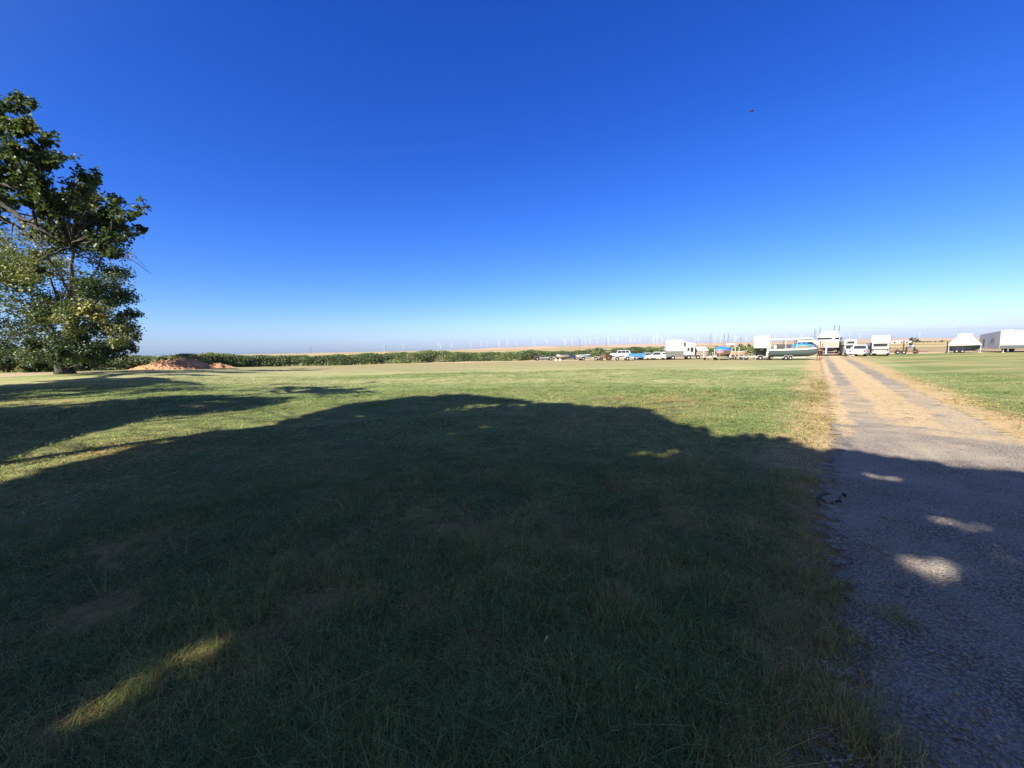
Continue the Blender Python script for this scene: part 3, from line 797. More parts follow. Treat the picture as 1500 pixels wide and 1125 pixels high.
# ------------------------------------------------------------------ bramble thicket along the far edge of the lawn
BR = [(-260, 545, 505), (-120, 546, 508), (-40, 546, 512), (0, 545, 510), (25, 545, 512), (40, 545, 521), (130, 543, 522.5), (200, 541, 523.5), (235, 540, 523), (270, 539, 519), (300, 538.5, 518), (340, 537.5, 520), (380, 537, 520.5), (420, 536.5, 520), (460, 535.5, 519), (500, 535, 519), (560, 533, 517), (600, 532, 516.5), (630, 531, 514.5), (650, 530.5, 515), (680, 530, 516.5), (720, 529.5, 514.5), (760, 529, 515), (800, 528.3, 514), (840, 527.3, 513.5), (860, 526.7, 511), (875, 526.2, 508.5), (890, 525.8, 511), (905, 525.5, 509), (930, 525, 507), (960, 524.5, 507.5), (985, 524.2, 509), (1010, 523.8, 510), (1040, 523.3, 510), (1070, 522.8, 509.5), (1100, 522.3, 508), (1125, 522, 508), (1150, 521.5, 512)]
bp = []
for px, pb, ptp in BR:
    b = at(px, pb)
    back = 9.0 if px > 780 else (2.0 if px > 650 else 0)
    d2 = Vector((b.x, b.y)).normalized()*back
    b = Vector((b.x+d2.x, b.y+d2.y, 0)); b.z = float(tz(b.x, b.y))
    bp.append((b, (atd(px, ptp, b.y).z-b.z)))
dense = []
for (a, ha), (b, hb) in zip(bp[:-1], bp[1:]):
    m = max(2, int((b-a).length/.6))
    for q in range(m):
        t = q/m; dense.append((a.lerp(b, t), ha+(hb-ha)*t))
k = NT('bramble_stem')
bramble_core = k.surf(k.n('ShaderNodeBsdfPrincipled', None, Base_Color=(.05, .065, .03), Roughness=.9))
bramble_leaf = leaf_mat('bramble_leaf', [(0, (.075, .11, .055)), (.45, (.14, .19, .085)), (.78, (.24, .27, .115)), (1, (.42, .37, .18))], .25)
sect = [(0, .0), (.35, .45), (.9, .78), (1.8, .9), (3.2, .86), (4.6, .8), (5.6, 0)]
V = []; LP = []; LT = []; LS = []
for i_, (p_, h) in enumerate(dense):
    back = Vector((p_.x, p_.y, 0)).normalized()
    p_ = p_+back*1.3*mnoise.noise(Vector((p_.x*.22, p_.y*.22, 21)))
    w1 = mnoise.noise(Vector((p_.x*.35, p_.y*.35, 3)))
    w2 = mnoise.noise(Vector((p_.x*.9, p_.y*.9, 7)))
    w0 = mnoise.noise(Vector((p_.x*.09, p_.y*.09, 13)))
    hh = h*(1+.30*w0+.16*w1+.12*w2)
    for d_, z_ in sect:
        w3 = mnoise.noise(Vector((p_.x*.7+d_, p_.y*.7, z_*3+1)))
        q = p_+back*(d_+.5*w3); V.append((q.x, q.y, p_.z-.05+hh*z_*(.92+.1*w3)))
    m = int(130+110*min(h, 3))
    ii = R.integers(0, len(sect)-2, m); tt = R.uniform(size=m)
    sd = np.array([d for d, _ in sect]); sz = np.array([z for _, z in sect])
    dd = sd[ii]*(1-tt)+sd[ii+1]*tt; zz = sz[ii]*(1-tt)+sz[ii+1]*tt
    al_ = R.uniform(-.45, .45, m)
    tang = np.array([back.y, -back.x])
    w4 = np.array([mnoise.noise(Vector((p_.x*.5+a*.5, z*2+5, d*.6))) for a, z, d in zip(al_, zz, dd)])
    dd = dd-.25+.7*w4*(zz > .05); 
    LP.append(np.stack([p_.x+back.x*dd+tang[0]*al_, p_.y+back.y*dd+tang[1]*al_, p_.z+hh*zz*(1+.10*w4)+R.uniform(.0, .12, m)], 1))
    LT.append(.42+.4*w0+.6*w4+R.normal(0, .16, m)+.15*(zz < .3))
    LS.append(R.uniform(.5, 1.2, m)*(.14+.0011*p_.length))
ns = len(sect); i = np.arange(len(dense)-1)[:, None]; j = np.arange(ns-1)[None, :]
fq = np.stack([i*ns+j, i*ns+j+1, (i+1)*ns+j+1, (i+1)*ns+j], -1).reshape(-1, 4)
LP = np.concatenate(LP); LT = np.concatenate(LT); LS = np.concatenate(LS)
thick = np_mesh('bramble_thicket', V, fq, bramble_core, smooth=True)
tag(thick, 'long low green bramble thicket along the far edge of the lawn', 'thicket', kind='stuff')
leaf_cloud('foliage', LP, LS, LT, bramble_leaf, thick, seed=41)
# dry seed stalks at the foot of the thicket
V = []; Fa = []; T = []
for p_, h in dense:
    for _ in range(4):
        q = p_+Vector((random.uniform(-.6, .6), random.uniform(-1.2, .3), 0)); z0 = float(tz(q.x, q.y)); hh = random.uniform(.15, .6)*(2.4 if random.random() < .05 else 1)*(.15 if mnoise.noise(q*.12) < .08 else 1)
        ln = random.uniform(-.2, .2); o0 = len(V); w = random.uniform(.03, .08)
        V += [(q.x-w, q.y, z0), (q.x+w, q.y, z0), (q.x+ln+w*.3, q.y+random.uniform(-.2, .2), z0+hh), (q.x+ln-w*.3, q.y, z0+hh)]; Fa.append((o0, o0+1, o0+2, o0+3))
        T += [random.uniform(.7, 1)]*4
np_mesh('dry_stalks', V, Fa, bramble_leaf, thick, {'tint': T})

# ------------------------------------------------------------------ heap of soil beside the thicket
k = NT('orange_soil')
P = k.pos(); a = k.noise(P, .9, 5, .65); b = k.noise(P, 6, 4, .7)
c = k.mix(k.ramp(a, .35, .65), (.48, .24, .12), (.66, .38, .20)); c = k.mix(k.ramp(b, .55, .75), c, (.20, .12, .075)); c = k.mix(k.ramp(b, .42, .28), c, (.62, .50, .33))
soil_m = k.surf(k.n('ShaderNodeBsdfPrincipled', None, Base_Color=c, Roughness=.95, Normal=k.n('ShaderNodeBump', None, Height=b, Strength=1.0, Distance=.25).outputs[0]))
mc = at(262, 541)
S = mc.y/F
prof = [(-78, 0), (-70, 2), (-50, 7), (-30, 12), (-12, 16.5), (5, 17.5), (22, 15), (38, 9), (48, 4), (54, 6.5), (66, 7), (74, 4), (84, 1.5), (92, 0)]
xs = np.linspace(-78, 92, 110); hz = np.interp(xs, [q[0] for q in prof], [q[1] for q in prof])*S
ysn = np.linspace(-1, 1, 34)
X = np.repeat(xs[:, None]*S*.76, 34, 1); Yn = np.repeat(ysn[None, :], 110, 0)
hw = np.clip(hz/1.2, .3, 1)*2.6+.3
Y = Yn*hw[:, None]+1.6
H = hz[:, None]*np.clip(1-np.abs(Yn)**1.7, 0, 1)
nzm = np.array([mnoise.fractal(Vector((a_*1.1, b_*1.1, 4)), 1, 2, 4) for a_, b_ in zip(X.ravel(), Y.ravel())]).reshape(X.shape)
nzr = np.array([mnoise.fractal(Vector((a_*4, b_*4, 9)), 1, 2, 3) for a_, b_ in zip(X.ravel(), Y.ravel())]).reshape(X.shape)
Z = H*(1+.28*nzm)+.22*nzr*(H > .08)-.05
i = np.arange(109)[:, None]; j = np.arange(33)[None, :]
fq = np.stack([i*34+j, (i+1)*34+j, (i+1)*34+j+1, i*34+j+1], -1).reshape(-1, 4)
fv = ray(262, 541); rz0 = math.atan2(fv.y, fv.x)-PI/2
mound = np_mesh('soil_mound', np.stack([X, Y, Z], -1).reshape(-1, 3), fq, soil_m, smooth=True)
mound.location = mc; mound.rotation_euler = (0, 0, rz0)
tag(mound, 'orange brown heap of dug soil in front of the bramble thicket', 'soil heap')
vine = leaf_cloud('vines', np.stack([(R.normal(0, 1, 900)*12-4)*S*.76, R.uniform(1.2, 3.4, 900), R.uniform(.7, 1.0, 900)*17.5*S*R.uniform(.9, 1.05, 900)], 1), .3, R.normal(.35, .15, 900), bramble_leaf, mound, seed=43)

# ------------------------------------------------------------------ far country: ridge, wind turbines, pylons, wires, trees, buildings
k = NT('dry_hill')
P = k.pos(); mp = k.n('ShaderNodeMapping', None, Vector=P); mp.inputs['Scale'].default_value = (.002, .0006, .01)
a = k.noise(mp.outputs[0], 1, 4, .6)
hill_m = k.surf(k.n('ShaderNodeBsdfPrincipled', None, Base_Color=k.mix(k.ramp(a, .4, .6), (.50, .32, .20), (.34, .25, .15)), Roughness=.95))
def horizon_y(px):
    best = 511-.0201*(px-750); return best
HT = [(560, 0), (640, .3), (700, 1.6), (760, 3.0), (820, 3.2), (870, 3.4), (950, 3.6), (1020, 3.3), (1100, 3.4), (1160, 3.6), (1200, 4.2), (1260, 4.0), (1300, 3.6), (1340, 3.6), (1400, 3.2), (1460, 2.6), (1560, 2.2), (1750, 1.5)]
HD = 5200.0
pxs = np.arange(560, 1751, 5.0)
hh = np.interp(pxs, [q[0] for q in HT], [q[1] for q in HT])+.35*fbm(pxs, pxs*0, .035, 4.4)+.15*fbm(pxs, pxs*0, .13, 2.4)
hh = np.clip(hh, 0, 9)
V = []
for px, h in zip(pxs, hh):
    d = ray(px, horizon_y(px)); d = Vector((d.x, d.y, 0))/d.y
    for t, z in ((.62, -2), (.75, .22), (.88, .7), (1.0, 1.0), (1.12, .75), (1.3, -2)):
        q = d*HD*t; V.append((q.x, q.y, z*h/F*HD*1.0 if z > 0 else -2))
i = np.arange(len(pxs)-1)[:, None]; j = np.arange(5)[None, :]
hills = np_mesh('hills', V, np.stack([i*6+j, (i+1)*6+j, (i+1)*6+j+1, i*6+j+1], -1).reshape(-1, 4), hill_m, smooth=True)
tag(hills, None, None, kind='structure')

tm = paint('turbine_white', (.56, .59, .64), .4, 0, .02)
def turbine_meshes():
    t = MB().tube([(0, 0, 0), (0, 0, 78)], [2.6, 1.7], 8).v
    tw = MB().tube([(0, 0, -6), (0, 0, 30), (0, 0, 78)], [1.7, 1.4, 1.0], 10)
    na = MB().box((0, 1.2, 79.5), (3.2, 9.5, 3.2), bev=.5)
    bl = MB()
    for q in range(3):
        a = q*2*PI/3; c, s = math.sin(a), math.cos(a)
        L = [(1.5, .6), (6, 1.2), (18, .8), (32, .5), (41, .15)]
        f = [(c*r+s*w, -4.4, s*r-c*w) for r, w in L]; b = [(c*r-s*w*.4, -4.4, s*r+c*w*.4) for r, w in L]
        f2 = [(x, -4.0, z) for x, y, z in f]; b2 = [(x, -4.0, z) for x, y, z in b]
        vs = f+b+f2+b2; n_ = 5
        fs = [(i, i+1, n_+i+1, n_+i) for i in range(4)]+[(2*n_+i, 3*n_+i, 3*n_+i+1, 2*n_+i+1) for i in range(4)]+[(i, 2*n_+i, 2*n_+i+1, i+1) for i in range(4)]+[(n_+i, n_+i+1, 3*n_+i+1, 3*n_+i) for i in range(4)]
        bl.add(vs, fs)
    bl.lathe((0, -4.2, 0), [(.3, -1.6), (1.3, -.8), (1.5, .8)], 'y', 10)
    return tw, na, bl
tw, na, bl = turbine_meshes()
tsrc = None
TX = [(563, 7), (592, 8), (612, 9), (640, 9), (648, 8), (664, 9), (676, 9), (692, 8), (705, 10), (716, 9), (722, 11), (733, 8), (745, 10), (757, 9), (764, 11), (779, 8), (786, 9), (799, 10), (817, 8), (826, 9), (829, 8), (841, 10), (846, 8), (857, 11), (864, 10), (873, 9), (880, 8), (886, 10), (893, 11), (905, 10), (909, 12), (921, 9), (932, 9), (938, 8), (948, 9), (956, 14), (962, 15), (968, 15), (973, 14), (979, 12), (1016, 9), (1022, 10), (1041, 12), (1045, 13), (1055, 8), (1064, 9), (1070, 10), (1075, 9), (1080, 8), (1096, 9), (1112, 10), (1137, 8), (1150, 8), (1172, 9), (1186, 8), (1243, 8), (1262, 8), (1345, 8), (1365, 9)]
for q, (px, hp) in enumerate(TX):
    if q % 4 == 2: continue
    px += random.uniform(-3, 3); hp *= random.uniform(.75, 1.1)
    dist = 78*1.25/(hp/F)*.92
    dist = min(dist, 5150)
    p_ = atd(px, horizon_y(px), dist); p_.z = 0
    hgt = np.interp(px, pxs, hh)/F*HD*max(0, 1-abs(dist-HD)/(HD*.38))
    p_.z = float(hgt)-2
    if tsrc is None:
        tsrc = thing('wind_turbine', 'slender white wind turbine on the far dry ridge', 'wind turbine', group='wind turbines along the ridge')
        tower = tw.build('tower', tm, tsrc, True); nac = na.build('nacelle', tm, tsrc)
        rot = bl.build('rotor', tm, tsrc, False, (0, 0, 79.5))
        t = tsrc; ch = rot
    else:
        t = tsrc.copy(); C.objects.link(t)
        for s_ in (tower, nac, rot):
            c_ = s_.copy(); C.objects.link(c_); c_.parent = t
            ch = c_
    t.location = p_; t.rotation_euler = (0, 0, face(px, random.uniform(-35, 35)))
    ch.rotation_euler = (0, random.uniform(0, 2*PI/3), 0)

steel = paint('galvanised_steel', (.20, .21, .23), .5, .3, .1)
def pylon_mesh(H):
    m = MB(); r = .16
    lv = [(0, 4.2), (H*.3, 2.7), (H*.55, 1.5), (H*.8, .9), (H, .35)]
    for a, b in zip(lv[:-1], lv[1:]):
        A = [(sx*a[1], sy*a[1], a[0]) for sx, sy in ((1, 1), (1, -1), (-1, -1), (-1, 1))]; B = [(sx*b[1], sy*b[1], b[0]) for sx, sy in ((1, 1), (1, -1), (-1, -1), (-1, 1))]
        for q in range(4):
            m.tube([A[q], B[q]], r*1.3, 4); m.tube([A[q], B[(q+1) % 4]], r*.8, 4); m.tube([A[(q+1) % 4], B[q]], r*.8, 4); m.tube([B[q], B[(q+1) % 4]], r*.8, 4)
    arm = []
    for z, L in ((H*.62, 7.5), (H*.76, 6.5), (H*.9, 5.2)):
        am = MB()
        for s in (-1, 1):
            am.tube([(s*.8, 0, z), (s*L, 0, z+.4)], r, 4); am.tube([(s*.7, 0, z+2.2), (s*L, 0, z+.4)], r, 4); am.tube([(s*L, 0, z+.4), (s*L, 0, z-1.8)], .12, 4)
        arm.append(am)
    return m, arm
def ypylon_mesh(H):
    m = MB()
    m.tube([(-3, 0, 0), (0, 0, H*.52)], .3, 5); m.tube([(3, 0, 0), (0, 0, H*.52)], .3, 5)
    for q in range(5):
        z = H*.1*(q+.3); w = 3*(1-z/(H*.52)); m.tube([(-w, 0, z), (w, 0, z)], .14, 4)
    m.tube([(0, 0, H*.5), (-5.5, 0, H)], .3, 5); m.tube([(0, 0, H*.5), (5.5, 0, H)], .3, 5)
    a = MB().tube([(-8, 0, H*.93), (8, 0, H*.93)], .26, 5)
    return m, [a]
def pylon(px, top, dist, label, turn=0, y=False):
    b = atd(px, horizon_y(px), dist); b.z = 0
    H = atd(px, top, dist).z
    t = thing('power_pylon', label, 'pylon', b, face(px, turn), 'power pylons on the horizon')
    m, arms = (ypylon_mesh if y else pylon_mesh)(H)
    m.build('tower', steel, t)
    for a in arms: a.build('crossarm', steel, t)
    return t, H, b
pylon(455, 507, 2300, 'lone thin lattice pylon above the left stretch of the thicket', 60)
pylon(565, 506, 2300, 'thin lattice pylon above the middle stretch of the thicket', 60)
pylon(849, 496.5, 1900, 'slim grey lattice pylon above the dark pickup', 70)
pylon(888, 495, 1800, 'lattice pylon left of the white sport utility wagon', 70)
pylon(1041, 489, 1700, 'shorter lattice pylon just left of the blue covered boat', 75)
pylon(1061, 488, 1600, 'lattice pylon right above the blue covered boat', 75)
pylon(1066.5, 488, 1620, 'second lattice pylon above the blue covered boat, right of its twin', 75)
pylon(1085, 493.5, 2000, 'small lattice pylon between the blue covered boat and the square white camper', 75)
pylon(1193, 481, 1500, 'tall lattice pylon left of the cabin cruiser', 70)
pyA = pylon(1200.5, 479, 1500, 'tall lattice pylon rising at the left edge of the cabin cruiser', 70)
pyB = pylon(1221, 475.5, 1250, 'tallest lattice pylon, rising behind the cabin cruiser roof', 70)
pylon(1228.5, 476, 1260, 'tall lattice pylon behind the right side of the cabin cruiser', 70)
pyC = pylon(1405, 479, 1350, 'forked lattice pylon above the boat under the peaked cover', 20, True)
wm = paint('power_cable', (.06, .06, .07), .6)
def wires(a, b, off, zf, label, n=1):
    A = Vector((a[2].x, a[2].y, a[1]*zf[0])); B = Vector(b) if not isinstance(b, tuple) else Vector((b[2].x, b[2].y, b[1]*zf[1]))
    pts_ = []
    for q in range(25):
        t = q/24; p_ = A.lerp(B, t); p_.z -= 4*7*t*(1-t); pts_.append(p_+Vector((off, 0, 0)))
    o = MB().tube(pts_, .13, 4).build('power_cable', wm)
    tag(o, label, 'cable', 'power cables between the pylons')
far_r = atd(1720, 474, 1350)
wires(pyB, pyC, -5, (.62, .93), 'power cable strung from the tallest pylon to the forked pylon, lower strand')
wires(pyB, pyC, 5, (.9, .93), 'power cable strung from the tallest pylon to the forked pylon, upper strand')
wires(pyC, far_r, -7, (.93, 1), 'power cable running from the forked pylon over the long travel trailer, near strand')
wires(pyC, far_r+Vector((0, 0, 3)), 7, (.93, 1), 'power cable running from the forked pylon over the long travel trailer, far strand')

def distant_tree(px, base, top, wpx, dist, label, seed, ti=.3):
    b = atd(px, base, dist); b.z = 0
    zt = atd(px, top, dist).z; w = wpx/F*dist/2
    cl = blob((b.x, b.y, zt*.58), w, w*.8, zt*.4, 9, zt*.2, zt*.3, 110, ti, seed, .3)
    make_tree('distant_tree', label, b, [([tuple(b), (b.x, b.y, zt*.7)], zt*.045, zt*.015)], cl, zt*.12, seed, 'trees far behind the yard', None, 4)
distant_tree(1337, 503, 495.5, 13, 420, 'round dark tree beside the far white farm shed', 51)
distant_tree(1347, 503, 499, 10, 440, 'low dark tree right of the round tree by the farm shed', 52)
distant_tree(1360, 503, 499.5, 14, 460, 'wide low dark tree right of the farm shed trees', 53)
distant_tree(1376, 502, 498.5, 16, 460, 'wide low tree seen just left of the peaked boat cover', 54)
distant_tree(1190, 505, 499.5, 9, 430, 'dark tree behind the gap beside the cabin cruiser', 55)
distant_tree(1199, 505, 499, 8, 430, 'small dark tree touching the left side of the cabin cruiser', 56)
distant_tree(1084, 509, 504, 7, 300, 'small dark tree above the thicket right of the blue covered boat', 57)
distant_tree(1098, 508, 503.5, 9, 300, 'small dark tree above the thicket left of the square white camper', 58)
distant_tree(1072, 510, 506, 10, 320, 'low dark tree above the blue covered boat', 59)
distant_tree(1050, 510, 507, 9, 320, 'low tree above the left end of the blue covered boat', 60)
# far farm shed
def gable(px, base, wpx, hpx, dist, label, wallm, roofm, turn=10):
    b = atd(px, base, dist); b.z = 0
    s = dist/F; L = wpx*s; H = hpx*s+1; W = L*.4
    t = thing('farm_shed', label, 'shed', b, face(px, turn), 'far farm sheds')
    MB().box((0, 0, H*.32), (L, W, H*.64)).build('wall', wallm, t)
    MB().prism([(-W/2-.4, H*.64), (W/2+.4, H*.64), (0, H)], -L/2-.4, L/2+.4).build('roof', roofm, t).rotation_euler = (0, 0, PI/2)
    for q in (-.28, .05, .3): MB().box((q*L, -W/2-.05, H*.3), (L*.1, .1, H*.4)).build('window', glass_dark(), t)
gable(1318, 503.5, 22, 2.2, 420, 'long low white farm shed far behind the flatbed trailer', paint('white_wall', (.5, .48, .45), .7), paint('shed_roof', (.45, .42, .42), .6))
gable(1070, 510, 9, 3.5, 330, 'small far shed with a pale roof above the thicket', paint('shed_wall', (.4, .32, .3), .7), paint('pale_roof', (.8, .78, .78), .6))
# ------------------------------------------------------------------ vehicles and boats in the storage yard
white = paint('white_panel', (.54, .54, .53), .35, 0, .12)
offwhite = paint('aged_white', (.50, .48, .44), .5, 0, .3)
gray = paint('gray_panel', (.12, .122, .13), .45, 0, .25)
darkgray = paint('dark_panel', (.06, .06, .065), .5, 0, .2)
black = paint('black_rubber', (.02, .02, .02), .85, 0, .15)
rimm = paint('pale_rim', (.62, .62, .62), .35, .3, .2)
zinc = paint('zinc_frame', (.45, .46, .47), .45, .5, .2)
galv = paint('white_frame', (.48, .47, .44), .45, 0, .2)
red = paint('red_paint', (.42, .06, .05), .5, 0, .3)
rust = paint('rusty_steel', (.15, .07, .045), .85, 0, .4)
amber = paint('red_lens', (.5, .03, .02), .3, 0, .05)
G = glass_dark()

def wheel(par, x, y, r, w=.22, rim=rimm):
    o = MB().lathe((0, 0, 0), [(r*.62, -w/2), (r*.93, -w/2), (r, -w*.3), (r, w*.3), (r*.93, w/2), (r*.62, w/2)], 'y', 22).build('wheel', black, par, loc=(x, y, r))
    MB().lathe((0, 0, 0), [(r*.15, -w*.53), (r*.6, -w*.46), (r*.6, w*.46), (r*.15, w*.53)], 'y', 16).build('rim', rim, o)
    return o

def trailer_frame(par, L, W, mat, axles=1, z=.5, wr=.33, deck=None, post=0, fender=True):
    """ladder frame with tongue (front = +x), wheels, jack, lamps; post > 0 adds upright guide posts"""
    m = MB()
    for s in (-1, 1):
        m.box((-.1*L, s*W*.38, z), (L*.8, .09, .12)); m.tube([(L*.3, s*W*.38, z), (L*.62, 0, z)], .055, 6)
    for q in range(5): m.box((-L*.48+q*L*.19, 0, z-.02), (.08, W*.76, .07))
    m.box((L*.64, 0, z+.04), (.2, .09, .1))
    m.build('frame', mat, par)
    MB().tube([(L*.56, .08, .06), (L*.56, .08, z+.45)], .035, 6).lathe((L*.56, .08, .03), [(.09, -.03), (.09, .03)], 'z', 8).build('jack', zinc, par)
    for a in range(axles):
        x = -.14*L+(a-(axles-1)/2)*wr*2.3
        for s in (-1, 1):
            wheel(par, x, s*(W/2), wr)
            if fender: MB().lathe((x, s*W/2, wr), [(wr*1.12, -.14), (wr*1.16, -.12), (wr*1.16, .12), (wr*1.12, .14)], 'y', 20).build('fender', mat, par) if False else MB().prism([(x-wr*1.3, wr*1.1), (x-wr*1.0, wr*2.05), (x-wr*.5, wr*2.3), (x+wr*.5, wr*2.3), (x+wr*1.0, wr*2.05), (x+wr*1.3, wr*1.1), (x+wr*1.15, wr*1.1), (x+wr*.9, wr*1.95), (x+wr*.45, wr*2.17), (x-wr*.45, wr*2.17), (x-wr*.9, wr*1.95), (x-wr*1.15, wr*1.1)], s*W/2-.14, s*W/2+.14).build('fender', mat, par)
    for s in (-1, 1): MB().box((-L*.51, s*W*.36, z), (.05, .2, .1)).build('tail_lamp', amber, par)
    if post:
        for s in (-1, 1): MB().tube([(-L*.47, s*W*.42, z), (-L*.47, s*W*.48, z), (-L*.47, s*W*.5, z+post)], .05, 6).build('guide_post', mat, par)
    if deck: MB().box((-.1*L, 0, z+.09), (L*.8, W*.82, .06)).build('deck', deck, par)

def hull_loft(L, B, D, z0, transom=.9, flare=.25):
    """boat hull and deck: bow at +x"""
    st = [(-.5, transom, .0, .0), (-.3, 1, 0, .0), (-.05, 1, 0, .02), (.15, .92, .02, .05), (.3, .72, .08, .1), (.42, .42, .25, .15), (.49, .1, .55, .2), (.5, .01, .8, .21)]
    V = []; n = 7
    for x, b, k_, sh in st:
        w = B/2*b; zk = z0+D*k_; zs = z0+D*(1+sh); zc = zk+(zs-zk)*.42
        V += [(x*L, -w, zs), (x*L, -w*(1-flare*.4), zc), (x*L, -w*.5, zk+(zc-zk)*.45), (x*L, 0, zk), (x*L, w*.5, zk+(zc-zk)*.45), (x*L, w*(1-flare*.4), zc), (x*L, w, zs)]
    fs = []
    for i_ in range(len(st)-1):
        for j_ in range(n-1): fs.append((i_*n+j_, i_*n+j_+1, (i_+1)*n+j_+1, (i_+1)*n+j_))
    fs.append(tuple(range(n)))
    hull = MB().add(V, fs)
    dk = []; rub = []
    for i_, (x, b, k_, sh) in enumerate(st):
        w = B/2*b; zs = z0+D*(1+sh)
        dk += [(x*L, -w*.985, zs-.01), (x*L, 0, zs+.05*b), (x*L, w*.985, zs-.01)]
    df = [(i_*3+j_, (i_+1)*3+j_, (i_+1)*3+j_+1, i_*3+j_+1) for i_ in range(len(st)-1) for j_ in range(2)]
    deck = MB().add(dk, df)
    rr_ = MB()
    for s in (-1, 1): rr_.tube([(x*L, s*B/2*b*1.01, z0+D*(1+sh)) for x, b, k_, sh in st], .05, 6)
    return hull, deck, rr_

def boat(name, label, loc, rz, L, B, D, z0, hullm, deckm, railm, group='boats on trailers in the yard', bottom=None):
    t = thing(name, label, 'boat', loc, rz, group)
    h, d, r = hull_loft(L, B, D, z0)
    h.build('hull', hullm, t, True); d.build('deck', deckm, t); r.build('rub_rail', railm, t)
    return t

def side_windows(par, pts, y, thick=.02, name='window'):
    """glass panel on a vehicle's side, standing just proud of the panel"""
    MB().prism(pts, y-thick, y+thick).build(name, G, par)

def pickup(label, px, py, turn, paintm, scale=1.0, bed='open', group='vehicles parked in the yard', canopym=None, name='pickup_truck'):
    loc, rz = put(px, py, turn)
    t = thing(name, label, 'pickup', loc, rz, group); t.scale = (scale,)*3
    L, W = 5.4, 1.9
    prof_ = [(2.65, .5), (2.68, .85), (2.55, 1.02), (1.25, 1.1), (-2.7, 1.08), (-2.72, .55), (-2.3, .45), (2.3, .45)]
    MB().prism(prof_, -W/2, W/2, lambda z: 1-.06*max(0, z-.7)).build('body', paintm, t)
    cab = [(1.3, 1.09), (.62, 1.72), (.3, 1.78), (-.55, 1.76), (-.75, 1.09)]
    MB().prism(cab, -W/2*.97, W/2*.97, lambda z: 1-.22*max(0, z-1.09)).build('cab', paintm, t)
    ws = MB().add([(1.29, -.78, 1.13), (1.29, .78, 1.13), (.69, .66, 1.70), (.69, -.66, 1.70)], [(0, 1, 2, 3)])
    ws.v = [(x+.03, y, z+.02) for x, y, z in ws.v]; ws.build('windshield', G, t)
    MB().add([(-.77, -.75, 1.2), (-.77, .75, 1.2), (-.60, .66, 1.68), (-.60, -.66, 1.68)], [(3, 2, 1, 0)]).build('rear_window', G, t)
    for s in (-1, 1):
        v_ = [(1.1, s*.925, 1.14), (.62, s*.815, 1.66), (-.5, s*.815, 1.66), (-.62, s*.925, 1.14)]
        MB().add([(x, y+s*.012, z) for x, y, z in v_], [(0, 1, 2, 3)]).build('side_window', G, t)
        MB().box((2.66, s*.68, .78), (.06, .36, .18)).build('headlight', rimm, t)
        MB().box((-2.73, s*.82, .85), (.05, .16, .32)).build('tail_lamp', amber, t)
        wheel(t, 1.65, s*.82, .36); wheel(t, -1.6, s*.82, .36)
        MB().box((.95, s*1.03, 1.2), (.08, .16, .16)).build('mirror', black, t)
    MB().box((2.74, 0, .5), (.14, 1.86, .18), bev=.04).build('bumper', zinc, t); MB().box((-2.8, 0, .5), (.14, 1.86, .18), bev=.04).build('bumper', zinc, t)
    MB().box((2.69, 0, .72), (.04, .9, .2)).build('grille', darkgray, t)
    if bed == 'open':
        MB().box((-1.75, 0, 1.085), (1.75, 1.5, .03)).build('bed', darkgray, t)
        for s in (-1, 1): MB().box((-1.75, s*.86, 1.12), (1.85, .1, .1)).build('bed_rail', paintm, t)
    elif bed == 'canopy':
        MB().prism([(-.85, 1.09), (-.95, 1.74), (-2.6, 1.72), (-2.7, 1.09)], -W/2*.95, W/2*.95, lambda z: 1-.18*max(0, z-1.09)).build('canopy', canopym or white, t)
        for s in (-1, 1):
            v_ = [(-1.05, s*.895, 1.25), (-1.1, s*.835, 1.58), (-2.4, s*.835, 1.58), (-2.45, s*.895, 1.25)]
            MB().add([(x, y+s*.012, z) for x, y, z in v_], [(0, 1, 2, 3)]).build('side_window', G, t)
        MB().add([(-2.70, -.7, 1.2), (-2.70, .7, 1.2), (-2.635, .66, 1.6), (-2.635, -.66, 1.6)], [(3, 2, 1, 0)]).build('rear_window', G, t)
    elif bed == 'camper':
        # slide-in camper with a bunk over the cab
        MB().box((-1.7, 0, 1.6), (2.5, 1.96, 1.05), bev=.06).build('camper_body', offwhite, t)
        MB().box((-.6, 0, 2.62), (4.6, 2.16, 1.15), bev=.09).build('camper_upper', white, t)
        MB().box((-2.965, 0, 1.72), (.03, 1.6, .46)).build('camper_window', G, t)
        MB().box((1.71, 0, 2.65), (.03, 1.5, .4)).build('camper_window', G, t)
        for s in (-1, 1): MB().box((-1.3, s*1.09, 2.7), (1.0, .03, .4)).build('camper_window', G, t)
    return t

